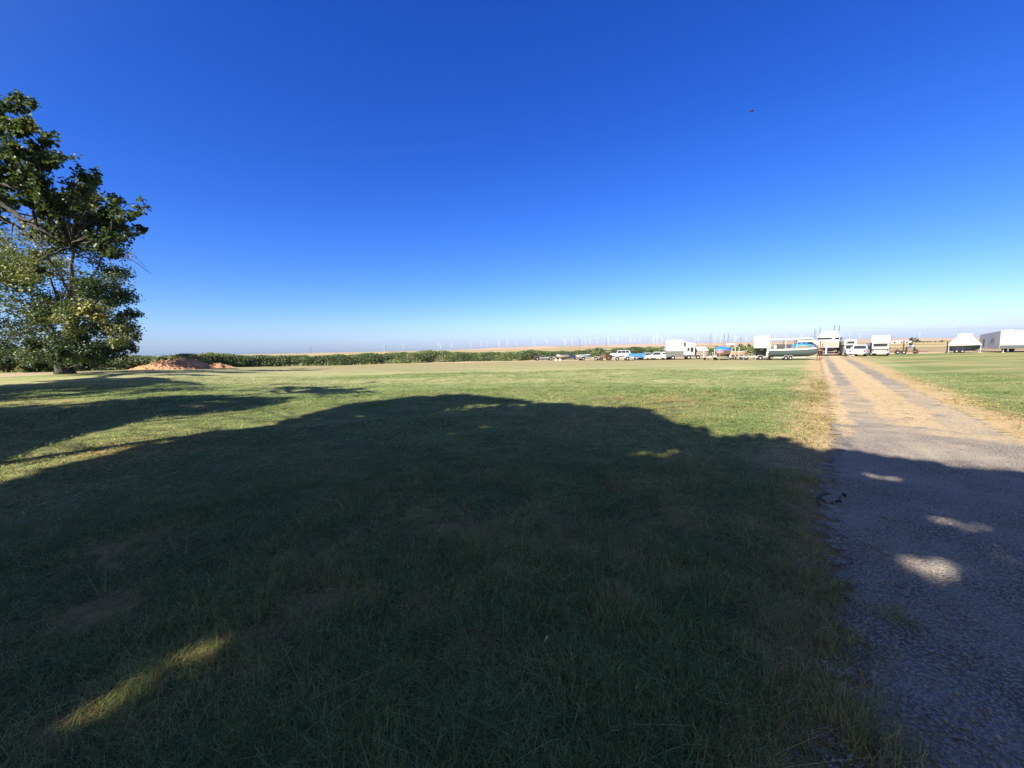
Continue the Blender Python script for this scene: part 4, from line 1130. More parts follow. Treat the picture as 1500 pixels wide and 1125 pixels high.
def suv(label, px, py, turn, paintm, scale=1, group='vehicles parked in the yard', dz=0):
    loc, rz = put(px, py, turn, dz)
    t = thing('sport_utility_wagon', label, 'suv', loc, rz, group); t.scale = (scale,)*3
    W = 1.85
    MB().prism([(2.2, .45), (2.28, .8), (2.1, 1.0), (1.1, 1.08), (-2.3, 1.08), (-2.35, .5), (-2.0, .4), (2.0, .4)], -W/2, W/2, lambda z: 1-.05*max(0, z-.7)).build('body', paintm, t)
    MB().prism([(1.2, 1.07), (.6, 1.68), (.3, 1.75), (-2.0, 1.74), (-2.28, 1.07)], -W/2*.97, W/2*.97, lambda z: 1-.2*max(0, z-1.07)).build('cabin', paintm, t)
    MB().add([(1.22, -.76, 1.12), (1.22, .76, 1.12), (.66, .66, 1.66), (.66, -.66, 1.66)], [(0, 1, 2, 3)]).build('windshield', G, t)
    MB().add([(-2.285, -.74, 1.16), (-2.285, .74, 1.16), (-2.06, .66, 1.66), (-2.06, -.66, 1.66)], [(3, 2, 1, 0)]).build('rear_window', G, t)
    for s in (-1, 1):
        for x0, x1, x2, x3 in ((1.0, .6, -.1, -.1), (-.2, -.2, -1.05, -1.05), (-1.15, -1.15, -1.85, -2.0)):
            v_ = [(x0, s*.905, 1.13), (x1, s*.815, 1.64), (x2, s*.815, 1.64), (x3, s*.905, 1.13)]
            MB().add([(x, y+s*.012, z) for x, y, z in v_], [(0, 1, 2, 3)]).build('side_window', G, t)
        MB().box((2.25, s*.66, .8), (.06, .34, .17)).build('headlight', rimm, t); MB().box((-2.34, s*.78, .9), (.05, .18, .3)).build('tail_lamp', amber, t)
        wheel(t, 1.4, s*.8, .36); wheel(t, -1.4, s*.8, .36)
    MB().box((2.3, 0, .5), (.14, 1.8, .18), bev=.04).build('bumper', darkgray, t); MB().box((-2.4, 0, .5), (.14, 1.8, .18), bev=.04).build('bumper', darkgray, t)
    return t

# left row, from the thicket inwards -------------------------------------------------
def utility_trailer(label, px, py, turn, L, W, mat, deckm, side=None, sidem=None, sc_=1.0, axles=1, group='empty trailers in the yard', post=0):
    loc, rz = put(px, py, turn)
    t = thing('utility_trailer', label, 'trailer', loc, rz, group); t.scale = (sc_,)*3
    trailer_frame(t, L, W, mat, axles, deck=deckm, post=post)
    if side:
        for s in (-1, 1): MB().box((-.1*L, s*W*.41, .62+side/2), (L*.8, .05, side)).build('side_panel', sidem or mat, t)
        MB().box((-.5*L, 0, .62+side/2), (.05, W*.8, side)).build('tailgate', sidem or mat, t); MB().box((.3*L, 0, .62+side/2), (.05, W*.8, side)).build('front_panel', sidem or mat, t)
    return t
utility_trailer('low black box trailer at the far left end of the row', 788, 528, 10, 1.6, 1.3, darkgray, darkgray, .35, darkgray)
utility_trailer('flat weathered gray trailer beside the low black box trailer', 803, 528, 190, 2.6, 1.5, zinc, offwhite, .12, gray)
for px, lb in ((814.5, 'white drum left of its twin on the dry strip before the dark pickup'), (820.5, 'white drum right of its twin on the dry strip before the dark pickup')):
    p_, rz = put(px, 529)
    d = thing('white_drum', lb, 'drum', p_, rz, 'white drums on the dry strip')
    MB().lathe((0, 0, .22), [(.02, -.22), (.2, -.22), (.215, -.2), (.2, -.07), (.215, -.06), (.2, .06), (.215, .07), (.2, .2), (.2, .22), (.02, .22)], 'z', 16).build('shell', white, d)
    MB().lathe((0, 0, .455), [(.02, -.01), (.19, -.015), (.19, .012), (.02, .02)], 'z', 16).build('lid', galv, d)
# white angular boat windscreen piece on a trailer
t = boat('small_boat', 'small pale open boat with a raised bow left of the dark pickup', *put(824, 527.5, 200), 2.6, 1.3, .5, .45, offwhite, gray, zinc)
pickup('dark navy pickup with hood to the left behind the pale boats', 835, 527, 188, paint('navy_paint', (.035, .04, .085), .35, 0, .15), .72)
tb_, rz_ = put(855, 528, 20)
utility_trailer('boat trailer under the pale green white skiff', 855, 528, 20, 2.6, 1.4, zinc, None)
t = boat('small_boat', 'pale green white skiff lying on a trailer right of the dark pickup', tb_, rz_, 2.8, 1.35, .5, .5, paint('pale_mint', (.55, .62, .57), .5), offwhite, white)
MB().box((.1, 0, 1.02), (.8, 1.0, .08)).build('bench', gray, t)
utility_trailer('thin zinc frame trailer before the bushy hump of the thicket', 872, 528, 165, 2.6, 1.4, zinc, None, post=.5)
# old red tractor
def tractor(label, px, py, turn, mat, s):
    loc, rz = put(px, py, turn)
    t = thing('old_tractor', label, 'tractor', loc, rz); t.scale = (s,)*3
    MB().box((.75, 0, .95), (1.5, .55, .55), (.92, .9), bev=.08).build('hood', mat, t)
    MB().box((-.35, 0, .75), (1.0, .5, .5)).build('gearbox', darkgray, t)
    MB().box((1.53, 0, .93), (.04, .46, .44)).build('grille', black, t)
    MB().box((-.55, 0, 1.2), (.45, .45, .08), bev=.03).box((-.78, 0, 1.4), (.06, .42, .4)).build('seat', black, t)
    MB().tube([(-.05, 0, 1.1), (-.25, 0, 1.4)], .03, 6).lathe((-.26, 0, 1.42), [(.17, -.02), (.2, 0), (.17, .02)], 'z', 14).build('steering_wheel', black, t)
    MB().tube([(.9, .15, 1.2), (.9, .15, 1.95)], .035, 8).build('exhaust', rust, t)
    for a in (-.85, .1):
        for q in (-1, 1): MB().tube([(a, q*.5, 1.0), (a, q*.5, 2.1)], .03, 5).build('canopy_post', black, t)
    MB().box((-.38, 0, 2.12), (1.4, 1.25, .06), bev=.03).build('canopy', offwhite, t)
    for q in (-1, 1):
        wheel(t, -.6, q*.65, .68, .34, mat); wheel(t, 1.2, q*.55, .38, .2, mat)
        MB().prism([(-1.3, .95), (-1.1, 1.28), (-.6, 1.45), (-.1, 1.28), (-.15, 1.22), (-.6, 1.38), (-1.05, 1.22), (-1.22, .95)], q*.65-.18, q*.65+.18).build('fender', mat, t)
    return t
tractor('old tractor with red wheels and a flat canopy below the white wagon', 888, 528, 175, rust, .72)
suv('white sport utility wagon parked behind the frame trailers', 908, 525, 200, white, .85, dz=.18)
utility_trailer('bare galvanised trailer with pale tongue in front of the white wagon', 907, 528, 0, 2.3, 1.3, galv, None)
utility_trailer('pale frame trailer with black wheels left of the blue trailer', 921, 528, 10, 2.4, 1.4, galv, offwhite)
utility_trailer('bright blue box trailer in the middle of the row', 936, 527.5, 5, 3.3, 1.5, paint('blue_paint', (.05, .20, .50), .45, 0, .2), darkgray, .55, paint('blue_paint', (.05, .20, .50), .45))
pickup('small silver white pickup with an open bed behind the blue trailer', 948, 526.5, 200, offwhite, .68)
pickup('white pickup with a canopy over its bed left of the motorhome', 962, 527, 190, white, .78, 'canopy')
tractor('small red tractor beside the motorhome', 974.5, 526.5, 95, red, .8)

# motorhome / fifth wheel
loc, rz = put(996, 526.5, 10)
t = thing('motorhome', 'white motorhome with gray lower body and a cab end with dark windows', 'motorhome', loc, rz, 'campers and trailers in the yard')
MB().prism([(-2.35, 1.45), (-2.35, 3.15), (-2.2, 3.3), (.2, 3.3), (.35, 3.25), (.35, 1.45)], -1.15, 1.15).build('upper_body', white, t)
MB().prism([(-2.3, .5), (-2.3, 1.44), (.32, 1.44), (.32, .5)], -1.12, 1.12).build('lower_body', paint('camper_gray', (.13, .135, .13), .5), t)
MB().prism([(.36, .8), (.36, 3.05), (1.9, 2.75), (2.3, 2.45), (2.1, 2.3), (2.05, .8)], -1.1, 1.1).build('cab', white, t)
MB().prism([(.36, .5), (.36, .79), (2.08, .79), (2.08, .5)], -1.08, 1.08).build('skirt', gray, t)
for s in (-1, 1):
    MB().box((1.65, s*1.11, 1.65), (.45, .03, .75)).build('window', G, t); MB().box((1.1, s*1.11, 1.7), (.35, .03, .5)).build('window', G, t)
    MB().box((.52, s*1.165, 2.55), (.3, .05, .65)).build('awning', darkgray, t)
    MB().box((-1.1, s*1.16, 2.35), (.9, .03, .5)).build('window', offwhite, t)
    wheel(t, -1.3, s*1.02, .36); wheel(t, 1.2, s*1.0, .36)
MB().add([(2.085, -.95, 1.35), (2.085, .95, 1.35), (2.115, .95, 2.2), (2.115, -.95, 2.2)], [(0, 1, 2, 3)]).build('windshield', G, t)
MB().box((-1.1, 0, 3.36), (.8, .7, .16), (.85, .85), bev=.05).build('roof_vent', offwhite, t)
# pop-up camper with white hood
loc, rz = put(1026, 526, 0)
t = thing('folding_camper', 'low folding camper with a white sloping hood right of the motorhome', 'camper', loc, rz, 'campers and trailers in the yard')
trailer_frame(t, 2.6, 1.7, zinc)
MB().box((-.1, 0, 1.05), (2.1, 1.7, .8), bev=.05).build('body', paint('brown_panel', (.26, .20, .17), .6), t)
MB().box((-.1, 0, 1.76), (2.7, 1.9, .62), (.66, .7), bev=.04).build('hood', white, t)
for s in (-1, 1): MB().tube([(1.1, s*.8, .4), (1.1, s*.85, 1.46)], .035, 6).build('corner_post', white, t)
# boat trailer with white guide post
def empty_boat_trailer(label, px, py, turn, L, post, sc_=1):
    loc, rz = put(px, py, turn)
    t = thing('boat_trailer', label, 'boat trailer', loc, rz, 'empty trailers in the yard'); t.scale = (sc_,)*3
    trailer_frame(t, L, 1.6, galv, 1, post=post)
    for s in (-1, 1): MB().box((-.1*L, s*.35, .68), (L*.7, .12, .09)).build('bunk', gray, t)
    MB().tube([(L*.45, 0, .5), (L*.4, 0, 1.1)], .05, 6).box((L*.39, 0, 1.1), (.18, .12, .14)).build('winch_post', galv, t)
    return t
empty_boat_trailer('empty boat trailer with a white guide post left of the blue covered boat', 1041, 527, 80, 3.4, 1.25)
# boat with blue cover
loc, rz = put(1057, 527, 262)
t = thing('boat_trailer', 'trailer with white guide posts carrying the boat under the bright blue cover', 'boat trailer', loc, rz, 'loaded boat trailers'); trailer_frame(t, 4.6, 2.3, galv, 1, post=1.35)
b = boat('runabout_boat', 'boat with orange striped hull under a bright blue cover', loc, rz, 4.8, 2.1, .8, .62, paint('pink_hull', (.55, .36, .33), .4), white, paint('orange_stripe', (.65, .28, .10), .4))
bl_m = paint('blue_canvas', (.035, .22, .72), .7, 0, .1)
cv = MB()
stn = [(-2.45, .95, 1.35), (-1.6, 1.05, 1.95), (-.4, 1.05, 2.1), (.7, .95, 1.95), (1.6, .7, 1.75), (2.35, .15, 1.72)]
vs = []
for x, w, z in stn: vs += [(x, -w, 1.38), (x, -w*.92, 1.38+(z-1.38)*.75), (x, -w*.3, z), (x, w*.3, z), (x, w*.92, 1.38+(z-1.38)*.75), (x, w, 1.38)]
cv.add(vs, [(i_*6+j_, i_*6+j_+1, i_*6+j_+7, i_*6+j_+6) for i_ in range(5) for j_ in range(5)]+[(0, 1, 2, 3, 4, 5), (35, 34, 33, 32, 31, 30)])
cv.build('cover', bl_m, b, True)
MB().box((-2.5, 0, 1.1), (.35, .4, .6), (.8, .8), bev=.06).tube([(-2.55, 0, .9), (-2.6, 0, .35)], .09, 8).build('outboard_motor', white, b)
# tan boat
loc, rz = put(1079, 526.5, 5)
t = thing('boat_trailer', 'low trailer carrying the tan open boat', 'boat trailer', loc, rz, 'loaded boat trailers'); trailer_frame(t, 2.6, 1.5, zinc, 1, z=.35, wr=.26)
t = boat('small_boat', 'tan open boat with brown band between the blue covered boat and the white guide post', loc, rz, 2.9, 1.5, .75, .45, paint('tan_hull', (.50, .36, .23), .5, 0, .3), paint('brown_deck', (.20, .11, .08), .6), offwhite)
MB().box((-1.5, 0, 1.15), (.3, .3, .55), (.8, .8), bev=.06).tube([(-1.52, 0, .95), (-1.58, 0, .3)], .07, 8).build('outboard_motor', offwhite, t)
MB().box((.3, 0, 1.35), (.05, .9, .3)).build('windscreen', G, t)
empty_boat_trailer('empty boat trailer with a white tilted post left of the square camper', 1094, 527, 20, 3.0, 1.5)
t = utility_trailer('white A frame trailer with a bare tongue in front of the square camper', 1106, 527.5, 200, 2.8, 1.5, galv, None)
# square white camper, front view
loc, rz = put(1116, 527, 268)
t = thing('fifth_wheel_camper', 'square white camper nose above a dark gray lower body behind the bare trailers', 'camper', loc, rz, 'campers and trailers in the yard'); t.scale = (.8, .76, 1)
MB().box((1.2, 0, 2.65), (1.9, 2.75, 1.75), (.97, .98), bev=.12).build('nose', white, t)
MB().box((-1.6, 0, 1.95), (3.7, 2.7, 3.1), bev=.1).build('body', gray, t)
MB().box((1.0, 0, 1.68), (1.7, 2.6, .16)).build('underside', darkgray, t)
MB().box((1.2, 0, 1.52), (.5, .7, .22), (.8, .8)).build('hitch', white, t)
for s in (-1, 1):
    MB().tube([(.6, s*1.1, .1), (.6, s*1.1, 1.7)], .05, 6).box((.6, s*1.1, .06), (.22, .22, .06)).build('landing_leg', galv, t)
    wheel(t, -1.2, s*1.25, .36); wheel(t, -2.05, s*1.25, .36)
    MB().box((-1.2, s*1.36, 2.3), (.8, .03, .55)).build('window', G, t)
MB().box((0, 0, 3.6), (.7, .8, .2), (.85, .85), bev=.06).build('roof_vent', white, t)

# long green hulled boat with blue tarp and white top
loc, rz = put(1161, 527.3, 8)
t = thing('boat_trailer', 'white trailer carrying the long blue green boat beside the road', 'boat trailer', loc, rz, 'loaded boat trailers')
trailer_frame(t, 6.2, 2.1, galv, 2, z=.42, wr=.3); t.scale = (.76, .9, 1)
hm = paint('green_hull', (.09, .13, .15), .35, 0, .2)
b = thing('runabout_boat', 'long blue green boat with white top and blue tarp on its deck', 'boat', loc, rz, 'boats on trailers in the yard')
b.scale = (.77, .9, .97)
h, d, r = hull_loft(7.6, 2.5, 1.15, .45)
h.build('hull', hm, b, True); d.build('deck', gray, b); r.build('rub_rail', white, b)
st_ = [(-.5, .9, .0), (-.3, 1, 0), (-.05, 1, .02), (.15, .92, .05), (.3, .72, .1), (.42, .42, .15), (.49, .1, .2)]
for q in (-1, 1): MB().tube([(x*7.6, q*1.25*bb*1.0, .45+1.15*(.88+sh)) for x, bb, sh in st_], .09, 6).build('hull_stripe', white, b)
MB().prism([(-3.7, 3.02), (-3.7, 3.14), (-.6, 3.16), (.9, 3.18), (2.4, 3.22), (2.8, 2.95), (1.8, 3.0), (.6, 2.98), (-.6, 2.96)], -1.15, 1.15).build('hardtop', white, b)
for s in (-1, 1):
    MB().tube([(2.55, s*1.0, 3.1), (3.2, s*.85, 2.4), (3.55, s*.55, 1.9)], .10, 6).build('bow_support', white, b)
    for x in (-3.6, -1.3, .4): MB().tube([(x, s*1.1, 1.6), (x, s*1.1, 3.04)], .05, 6).build('top_post', white, b)
MB().prism([(.6, 2.55), (.5, 3.0), (2.5, 3.14), (3.1, 2.75), (3.55, 2.1), (3.3, 2.1), (2.6, 2.6)], -.95, .95).build('canvas_top', white, b)
MB().box((-2.6, .2, 1.95), (.8, .8, .7), bev=.05).build('seat', white, b); MB().box((-1.7, -.3, 1.95), (.5, .6, .8), bev=.05).build('console', darkgray, b); MB().box((-1.5, 0, 2.05), (2.2, 1.7, .6), bev=.06).build('dark_interior', darkgray, b)  # solid dark box added for the shade under the boat's top
# crumpled tarp
vs = []; nx, ny = 22, 12
for a in range(nx):
    for c_ in range(ny):
        x = -.5+a/(nx-1)*3.8; y = -1.22+c_/(ny-1)*2.44
        w = math.sin(PI*a/(nx-1))**.6
        y *= 1-.55*max(0, (x-1.4)/2)
        z = 1.72+.85*w*(1-.55*abs(c_/(ny-1)*2-1)**2)+.16*mnoise.noise(Vector((x*2.2, y*2.2, 2)))+.1*mnoise.noise(Vector((x*5, y*5, 5)))
        vs.append((x, y, z))
MB().add(vs, [(a*ny+c_, (a+1)*ny+c_, (a+1)*ny+c_+1, a*ny+c_+1) for a in range(nx-1) for c_ in range(ny-1)]).build('tarp', bl_m, b)
MB().box((-3.9, -.3, 1.5), (.45, .5, .9), (.8, .8), bev=.08).box((-4.02, -.3, .85), (.3, .2, .7)).build('outboard_motor', white, b)
MB().tube([(-3.9, .9, .35), (-3.45, .9, 1.6), (-3.7, .9, 3.0)], [.3, .2, .08], 8).build('bundled_canvas', white, b)
# rusty posts beside the road end
for px, py, h, lb in ((1197, 528, 2.0, 'thin rusty steel post beside the green boat'), (1200.5, 527.5, 2.6, 'taller rusty steel post right of the thin one by the green boat'), (1204, 526, 2.2, 'rusty steel post nearest the cabin cruiser')):
    p_, rz = put(px, py)
    o = MB().box((0, 0, h/2), (.06, .06, h)).box((0, 0, h+.03), (.13, .13, .06), (.3, .3)).box((0, 0, .05), (.3, .3, .1)).build('steel_post', rust, None, loc=p_)
    tag(o, lb, 'post', 'rusty posts at the road end')

# cabin cruiser seen from the stern
loc, rz = put(1217.5, 520.5, 80)
t = thing('boat_trailer', 'dark heavy trailer carrying the cabin cruiser', 'boat trailer', loc, rz, 'loaded boat trailers')
trailer_frame(t, 7.2, 2.8, paint('dark_blue_frame', (.03, .04, .08), .5), 3, z=.5, wr=.36)
b = thing('cabin_cruiser', 'big cabin cruiser with white canvas top and brown gray stern facing the road', 'boat', loc, rz, 'boats on trailers in the yard')
b.scale = (.9, .86, 1)
h, d, r = hull_loft(8.2, 3.9, 1.75, .75)
h.build('hull', paint('navy_bottom', (.025, .035, .075), .4, 0, .2), b, True); d.build('deck', white, b); r.build('rub_rail', offwhite, b)
MB().prism([(-1.93, 1.45), (-1.96, 2.5), (1.96, 2.5), (1.93, 1.45)], 4.12, 4.22).build('transom', paint('taupe_panel', (.36, .31, .28), .5, 0, .25), b).rotation_euler = (0, 0, PI/2)
MB().box((-3.9, 0, 2.62), (.8, 3.7, .22), bev=.06).build('stern_deck', white, b)
MB().box((-1.2, 0, 2.95), (4.2, 3.4, .7), (.95, .92), bev=.08).build('cockpit_wall', white, b)
MB().box((-1.0, 0, 3.82), (5.6, 3.75, 1.15), (.74, .64), sh=(.3, 0), bev=.12).build('canvas_top', white, b)
for s in (-1, 1):
    MB().tube([(-3.6, s*1.85, 2.6), (-3.5, s*1.8, 3.3)], .05, 6).build('canvas_frame', zinc, b)
    MB().box((-3.35, s*1.6, 3.12), (.06, .45, .3)).build('side_window', G, b)
    MB().tube([(-1, s*1.98, 2.4), (1.0, s*1.95, 2.9), (3.2, s*1.2, 3.3)], .04, 6).build('side_rail', white, b)
MB().box((-3.32, 0, 3.15), (.06, 2.5, .22)).build('cabin_opening', darkgray, b)
MB().box((-3.6, -.9, 2.9), (.4, .5, .4), bev=.05).build('seat', white, b)
MB().tube([(-4.35, .05, .3), (-4.35, .05, 1.5)], .14, 8).box((-4.3, .05, 1.55), (.35, .5, .25), bev=.05).build('outdrive', white, b)
# white truck with bucket body
loc, rz = put(1243, 521.5, 285)
t = thing('camper_van', 'narrow white van with a bunk over its cab between the cruiser and the blue pickup', 'van', loc, rz, 'vehicles parked in the yard')
MB().box((-1.6, 0, 1.5), (3.4, 1.7, 2.1), bev=.08).build('body', gray, t)
MB().prism([(.12, .5), (.12, 1.85), (.5, 1.85), (.95, 1.25), (1.7, 1.1), (1.75, .5)], -.78, .78).build('cab', white, t)
MB().box((-.3, 0, 2.35), (2.0, 1.75, .95), (1, .95), bev=.1).build('bunk', white, t)
MB().box((.71, 0, 2.35), (.03, 1.0, .4)).build('bunk_window', G, t)
MB().add([(.96, -.66, 1.28), (.96, .66, 1.28), (.55, .62, 1.8), (.55, -.62, 1.8)], [(0, 1, 2, 3)]).build('windshield', G, t)
for s in (-1, 1):
    wheel(t, 1.1, s*.72, .33); wheel(t, -2.1, s*.76, .33); MB().box((1.76, s*.5, .85), (.04, .25, .18)).build('headlight', rimm, t)
MB().box((1.82, 0, .48), (.12, 1.5, .16)).build('bumper', zinc, t)
p_, rz = put(1247.5, 522, 270)
t = thing('outboard_motor', 'white outboard motor on a stand beside the blue pickup', 'motor', p_, rz)
MB().box((0, 0, 1.25), (.5, .45, .6), (.75, .8), bev=.08).build('cowl', white, t); MB().box((0, 0, .75), (.22, .16, .6), (1.4, 1)).build('leg', offwhite, t)
MB().lathe((-.15, 0, .45), [(.02, -.05), (.16, -.02), (.16, .02), (.02, .05)], 'x', 10).build('propeller', zinc, t)
MB().box((0, 0, .12), (.9, .8, .08)).tube([(-.3, -.3, .1), (0, 0, .9)], .04, 5).tube([(.3, .3, .1), (0, 0, .9)], .04, 5).build('stand', white, t)
pickup('pale blue pickup seen from its tailgate right of the white van', 1260, 521.8, 82, paint('pale_blue', (.42, .50, .60), .4, 0, .2), 1.08)
MBp, rz = put(1268.5, 521.5, 0)
o = thing('water_tank', 'white upright tank right of the blue pickup', 'tank', MBp, rz)
MB().lathe((0, 0, .7), [(.05, -.7), (.33, -.7), (.36, -.62), (.36, .5), (.26, .64), (.1, .7)], 'z', 18).build('shell', white, o); MB().lathe((0, 0, 1.43), [(.1, -.03), (.1, .04), (.02, .05)], 'z', 12).build('cap', black, o)
pickup('white pickup carrying a big square camper with its tailgate toward the lawn', 1290, 520.8, 88, white, 1.06, 'camper')
loc, rz = put(1277, 520.8, 80)
utility_trailer('dark gray box trailer on the shaded side of the pickup camper', 1276, 520.6, 80, 2.6, 1.1, darkgray, darkgray, 1.6, paint('blue_gray_panel', (.12, .13, .16), .6))
# flatbed with implement
loc, rz = put(1326, 518.5, 5)
t = utility_trailer('long low brown flatbed trailer on the bare strip left of the peaked cover boat', 1326, 518.8, 3, 4.4, 1.7, rust, paint('brown_deck', (.20, .11, .08), .6), axles=2)
p_, rz = put(1333, 518.6, 90)
t = thing('garden_tractor', 'small gray garden tractor parked on the brown flatbed trailer', 'tractor', p_+Vector((0, 0, .62)), rz)
MB().box((.3, 0, .75), (.9, .8, .6), (.8, .9), bev=.08).build('hood', paint('light_gray', (.55, .56, .6), .5), t); MB().box((-.5, 0, .6), (.9, .7, .3)).build('body', gray, t); MB().box((-.6, 0, .95), (.4, .5, .08)).box((-.8, 0, 1.2), (.07, .5, .45)).build('seat', black, t)
for s in (-1, 1): wheel(t, -.55, s*.5, .36, .25); wheel(t, .6, s*.45, .24, .16)
for px, lb, h in ((1387, 'dark wooden post left of the peaked boat cover', 2.1), (1323, 'thin brown post behind the flatbed trailer', 2.4)):
    p_, rz = put(px, 517)
    o = MB().box((0, 0, h/2), (.16, .16, h), (.8, .8)).box((0, 0, h+.04), (.13, .13, .08), (.4, .4)).build('wooden_post', paint('dark_wood', (.07, .05, .04), .8), None, loc=p_); tag(o, lb, 'post')
for px, py in ((1314, 518.2), (1341, 518.0)):
    p_, rz = put(px, py, 0)
    o = thing('loose_tyre', 'dark upright tyre leaning at the %s end of the brown flatbed trailer' % ('left' if px < 1330 else 'right'), 'tyre', p_, rz)
    MB().lathe((0, 0, .4), [(.22, -.12), (.36, -.14), (.42, -.08), (.42, .08), (.36, .14), (.22, .12), (.2, 0)], 'y', 20).build('tread', black, o)
    MB().lathe((0, 0, .4), [(.02, -.05), (.21, -.06), (.21, .06), (.02, .05)], 'y', 16).build('rim', rust, o)

# boat under a white peaked cover
loc, rz = put(1411, 516.8, 4)
t = thing('boat_trailer', 'dark trailer under the boat with the peaked white cover', 'boat trailer', loc, rz, 'loaded boat trailers'); trailer_frame(t, 3.8, 1.9, darkgray, 2, z=.4, wr=.3)
b = thing('covered_boat', 'dark blue hulled boat under a white peaked cover with a flat cap', 'boat', loc, rz, 'boats on trailers in the yard')
h, d, r = hull_loft(4.0, 2.0, .85, .38)
h.build('hull', paint('blue_gray_hull', (.05, .07, .13), .35, 0, .2), b, True); d.build('deck', gray, b); r.build('rub_rail', zinc, b)
MB().box((0, 0, 2.3), (4.1, 2.9, 1.75), (.40, .42)).build('cover', paint('cream_canvas', (.62, .59, .52), .8, 0, .12), b)
MB().box((0, 0, 3.26), (1.45, 1.05, .14)).build('cap_vent', darkgray, b)
MB().box((0, 0, 3.42), (1.95, 1.5, .16), (.8, .8)).build('cap', white, b)
for s in (-1, 1):
    for x in (-1.9, 1.9): MB().tube([(x, s*1.3, 0), (x, s*1.3, 1.5)], .05, 6).build('cover_post', galv, b)
    MB().box((0, s*1.44, 1.5), (4.0, .03, .12)).build('hem', white, b)

# long travel trailer at the right edge: shaded nose to the left, bright long side to the camera
p_ = at(1464, 516.6); far_c = atd(1434.5, 505, p_.y+7.5)
dirn = Vector((far_c.x-p_.x, far_c.y-p_.y)).normalized()
side = Vector((dirn.y, -dirn.x))
rz = math.atan2(side.y, side.x)
t = thing('travel_trailer', 'long white travel trailer with gray lower side and shaded end at the right edge', 'travel trailer', p_, rz, 'campers and trailers in the yard')
DPT = (Vector((far_c.x-p_.x, far_c.y-p_.y))).length
TH = atd(1464, 484.5, p_.y).z
Ls = 9.5
vs = []
# body: x along the bright side, y away from the camera; roof drops towards the back of the nose end
upw = MB().add([(0, 0, 1.3), (Ls, 0, 1.3), (Ls, DPT, 1.3), (0, DPT, 1.3), (0, 0, TH), (Ls, 0, TH), (Ls, DPT, TH), (0, DPT, TH*.86)], [(0, 1, 5, 4), (1, 2, 6, 5), (2, 3, 7, 6), (3, 0, 4, 7), (4, 5, 6, 7), (0, 3, 2, 1)])
upw.build('upper_body', white, t)
MB().box((Ls/2, DPT/2, .98), (Ls-.04, DPT-.04, .62)).build('lower_body', paint('slate_panel', (.085, .095, .092), .5, 0, .25), t)
endm = paint('white_end', (.62, .62, .63), .5, 0, .3)  # white panel, its colour raised because that end lies in shade
MB().add([(-.03, .03, .7), (-.03, DPT-.03, .7), (-.03, DPT-.03, TH*.85), (-.03, .03, TH-.06), (-.003, .03, .7), (-.003, DPT-.03, .7), (-.003, DPT-.03, TH*.85), (-.003, .03, TH-.06)], [(0, 1, 2, 3), (4, 7, 6, 5), (0, 3, 7, 4), (1, 5, 6, 2), (3, 2, 6, 7), (0, 4, 5, 1)]).build('end_panel', endm, t)
MB().box((-.06, DPT*.35, 2.1), (.04, 1.0, .8)).build('window', paint('tinted_glass', (.06, .065, .08), .2), t); MB().box((-.06, DPT*.75, 1.7), (.04, .8, 1.6)).build('door', gray, t)
gm_ = paint('gray_graphic', (.45, .45, .5), .5)
MB().add([(2.2, -.008, 2.5), (3.6, -.008, 2.75), (5.4, -.008, 2.85), (3.9, -.008, 2.66)], [(0, 1, 2, 3)]).add([(2.6, -.008, 2.5), (4.1, -.008, 2.32), (5.8, -.008, 2.05), (4.2, -.008, 2.2)], [(0, 1, 2, 3)]).build('side_graphic', gm_, t)
MB().box((Ls/2+.4, -.01, 1.62), (Ls-.9, .016, .05)).build('trim_strip', paint('pale_strip', (.66, .66, .68), .5), t)
MB().box((.75, -.01, 2.2), (.04, .016, 1.75)).build('seam', paint('pale_strip', (.66, .66, .68), .5), t)
MB().box((6.2, -.02, 2.35), (1.3, .04, .6)).build('window', G, t); MB().box((5.2, -.01, TH-.4), (.4, .02, .2)).build('vent', gray, t)
for x in (3.2, 4.1):
    wheel(t, x, .12, .36); wheel(t, x, DPT-.12, .36)
MB().tube([(4.9, -.25, .25), (5.4, -.25, 1.4)], [.32, .10], 8).build('folded_step', white, t)
MB().tube([(.5, .3, .05), (.5, .3, .8)], .06, 6).box((.5, .3, .04), (.3, .3, .06)).build('landing_leg', galv, t)
for x in (2.2, 6.5): MB().box((x, DPT/2, TH+.13), (.9, .8, .24), (.85, .85), bev=.06).build('roof_unit', offwhite, t)

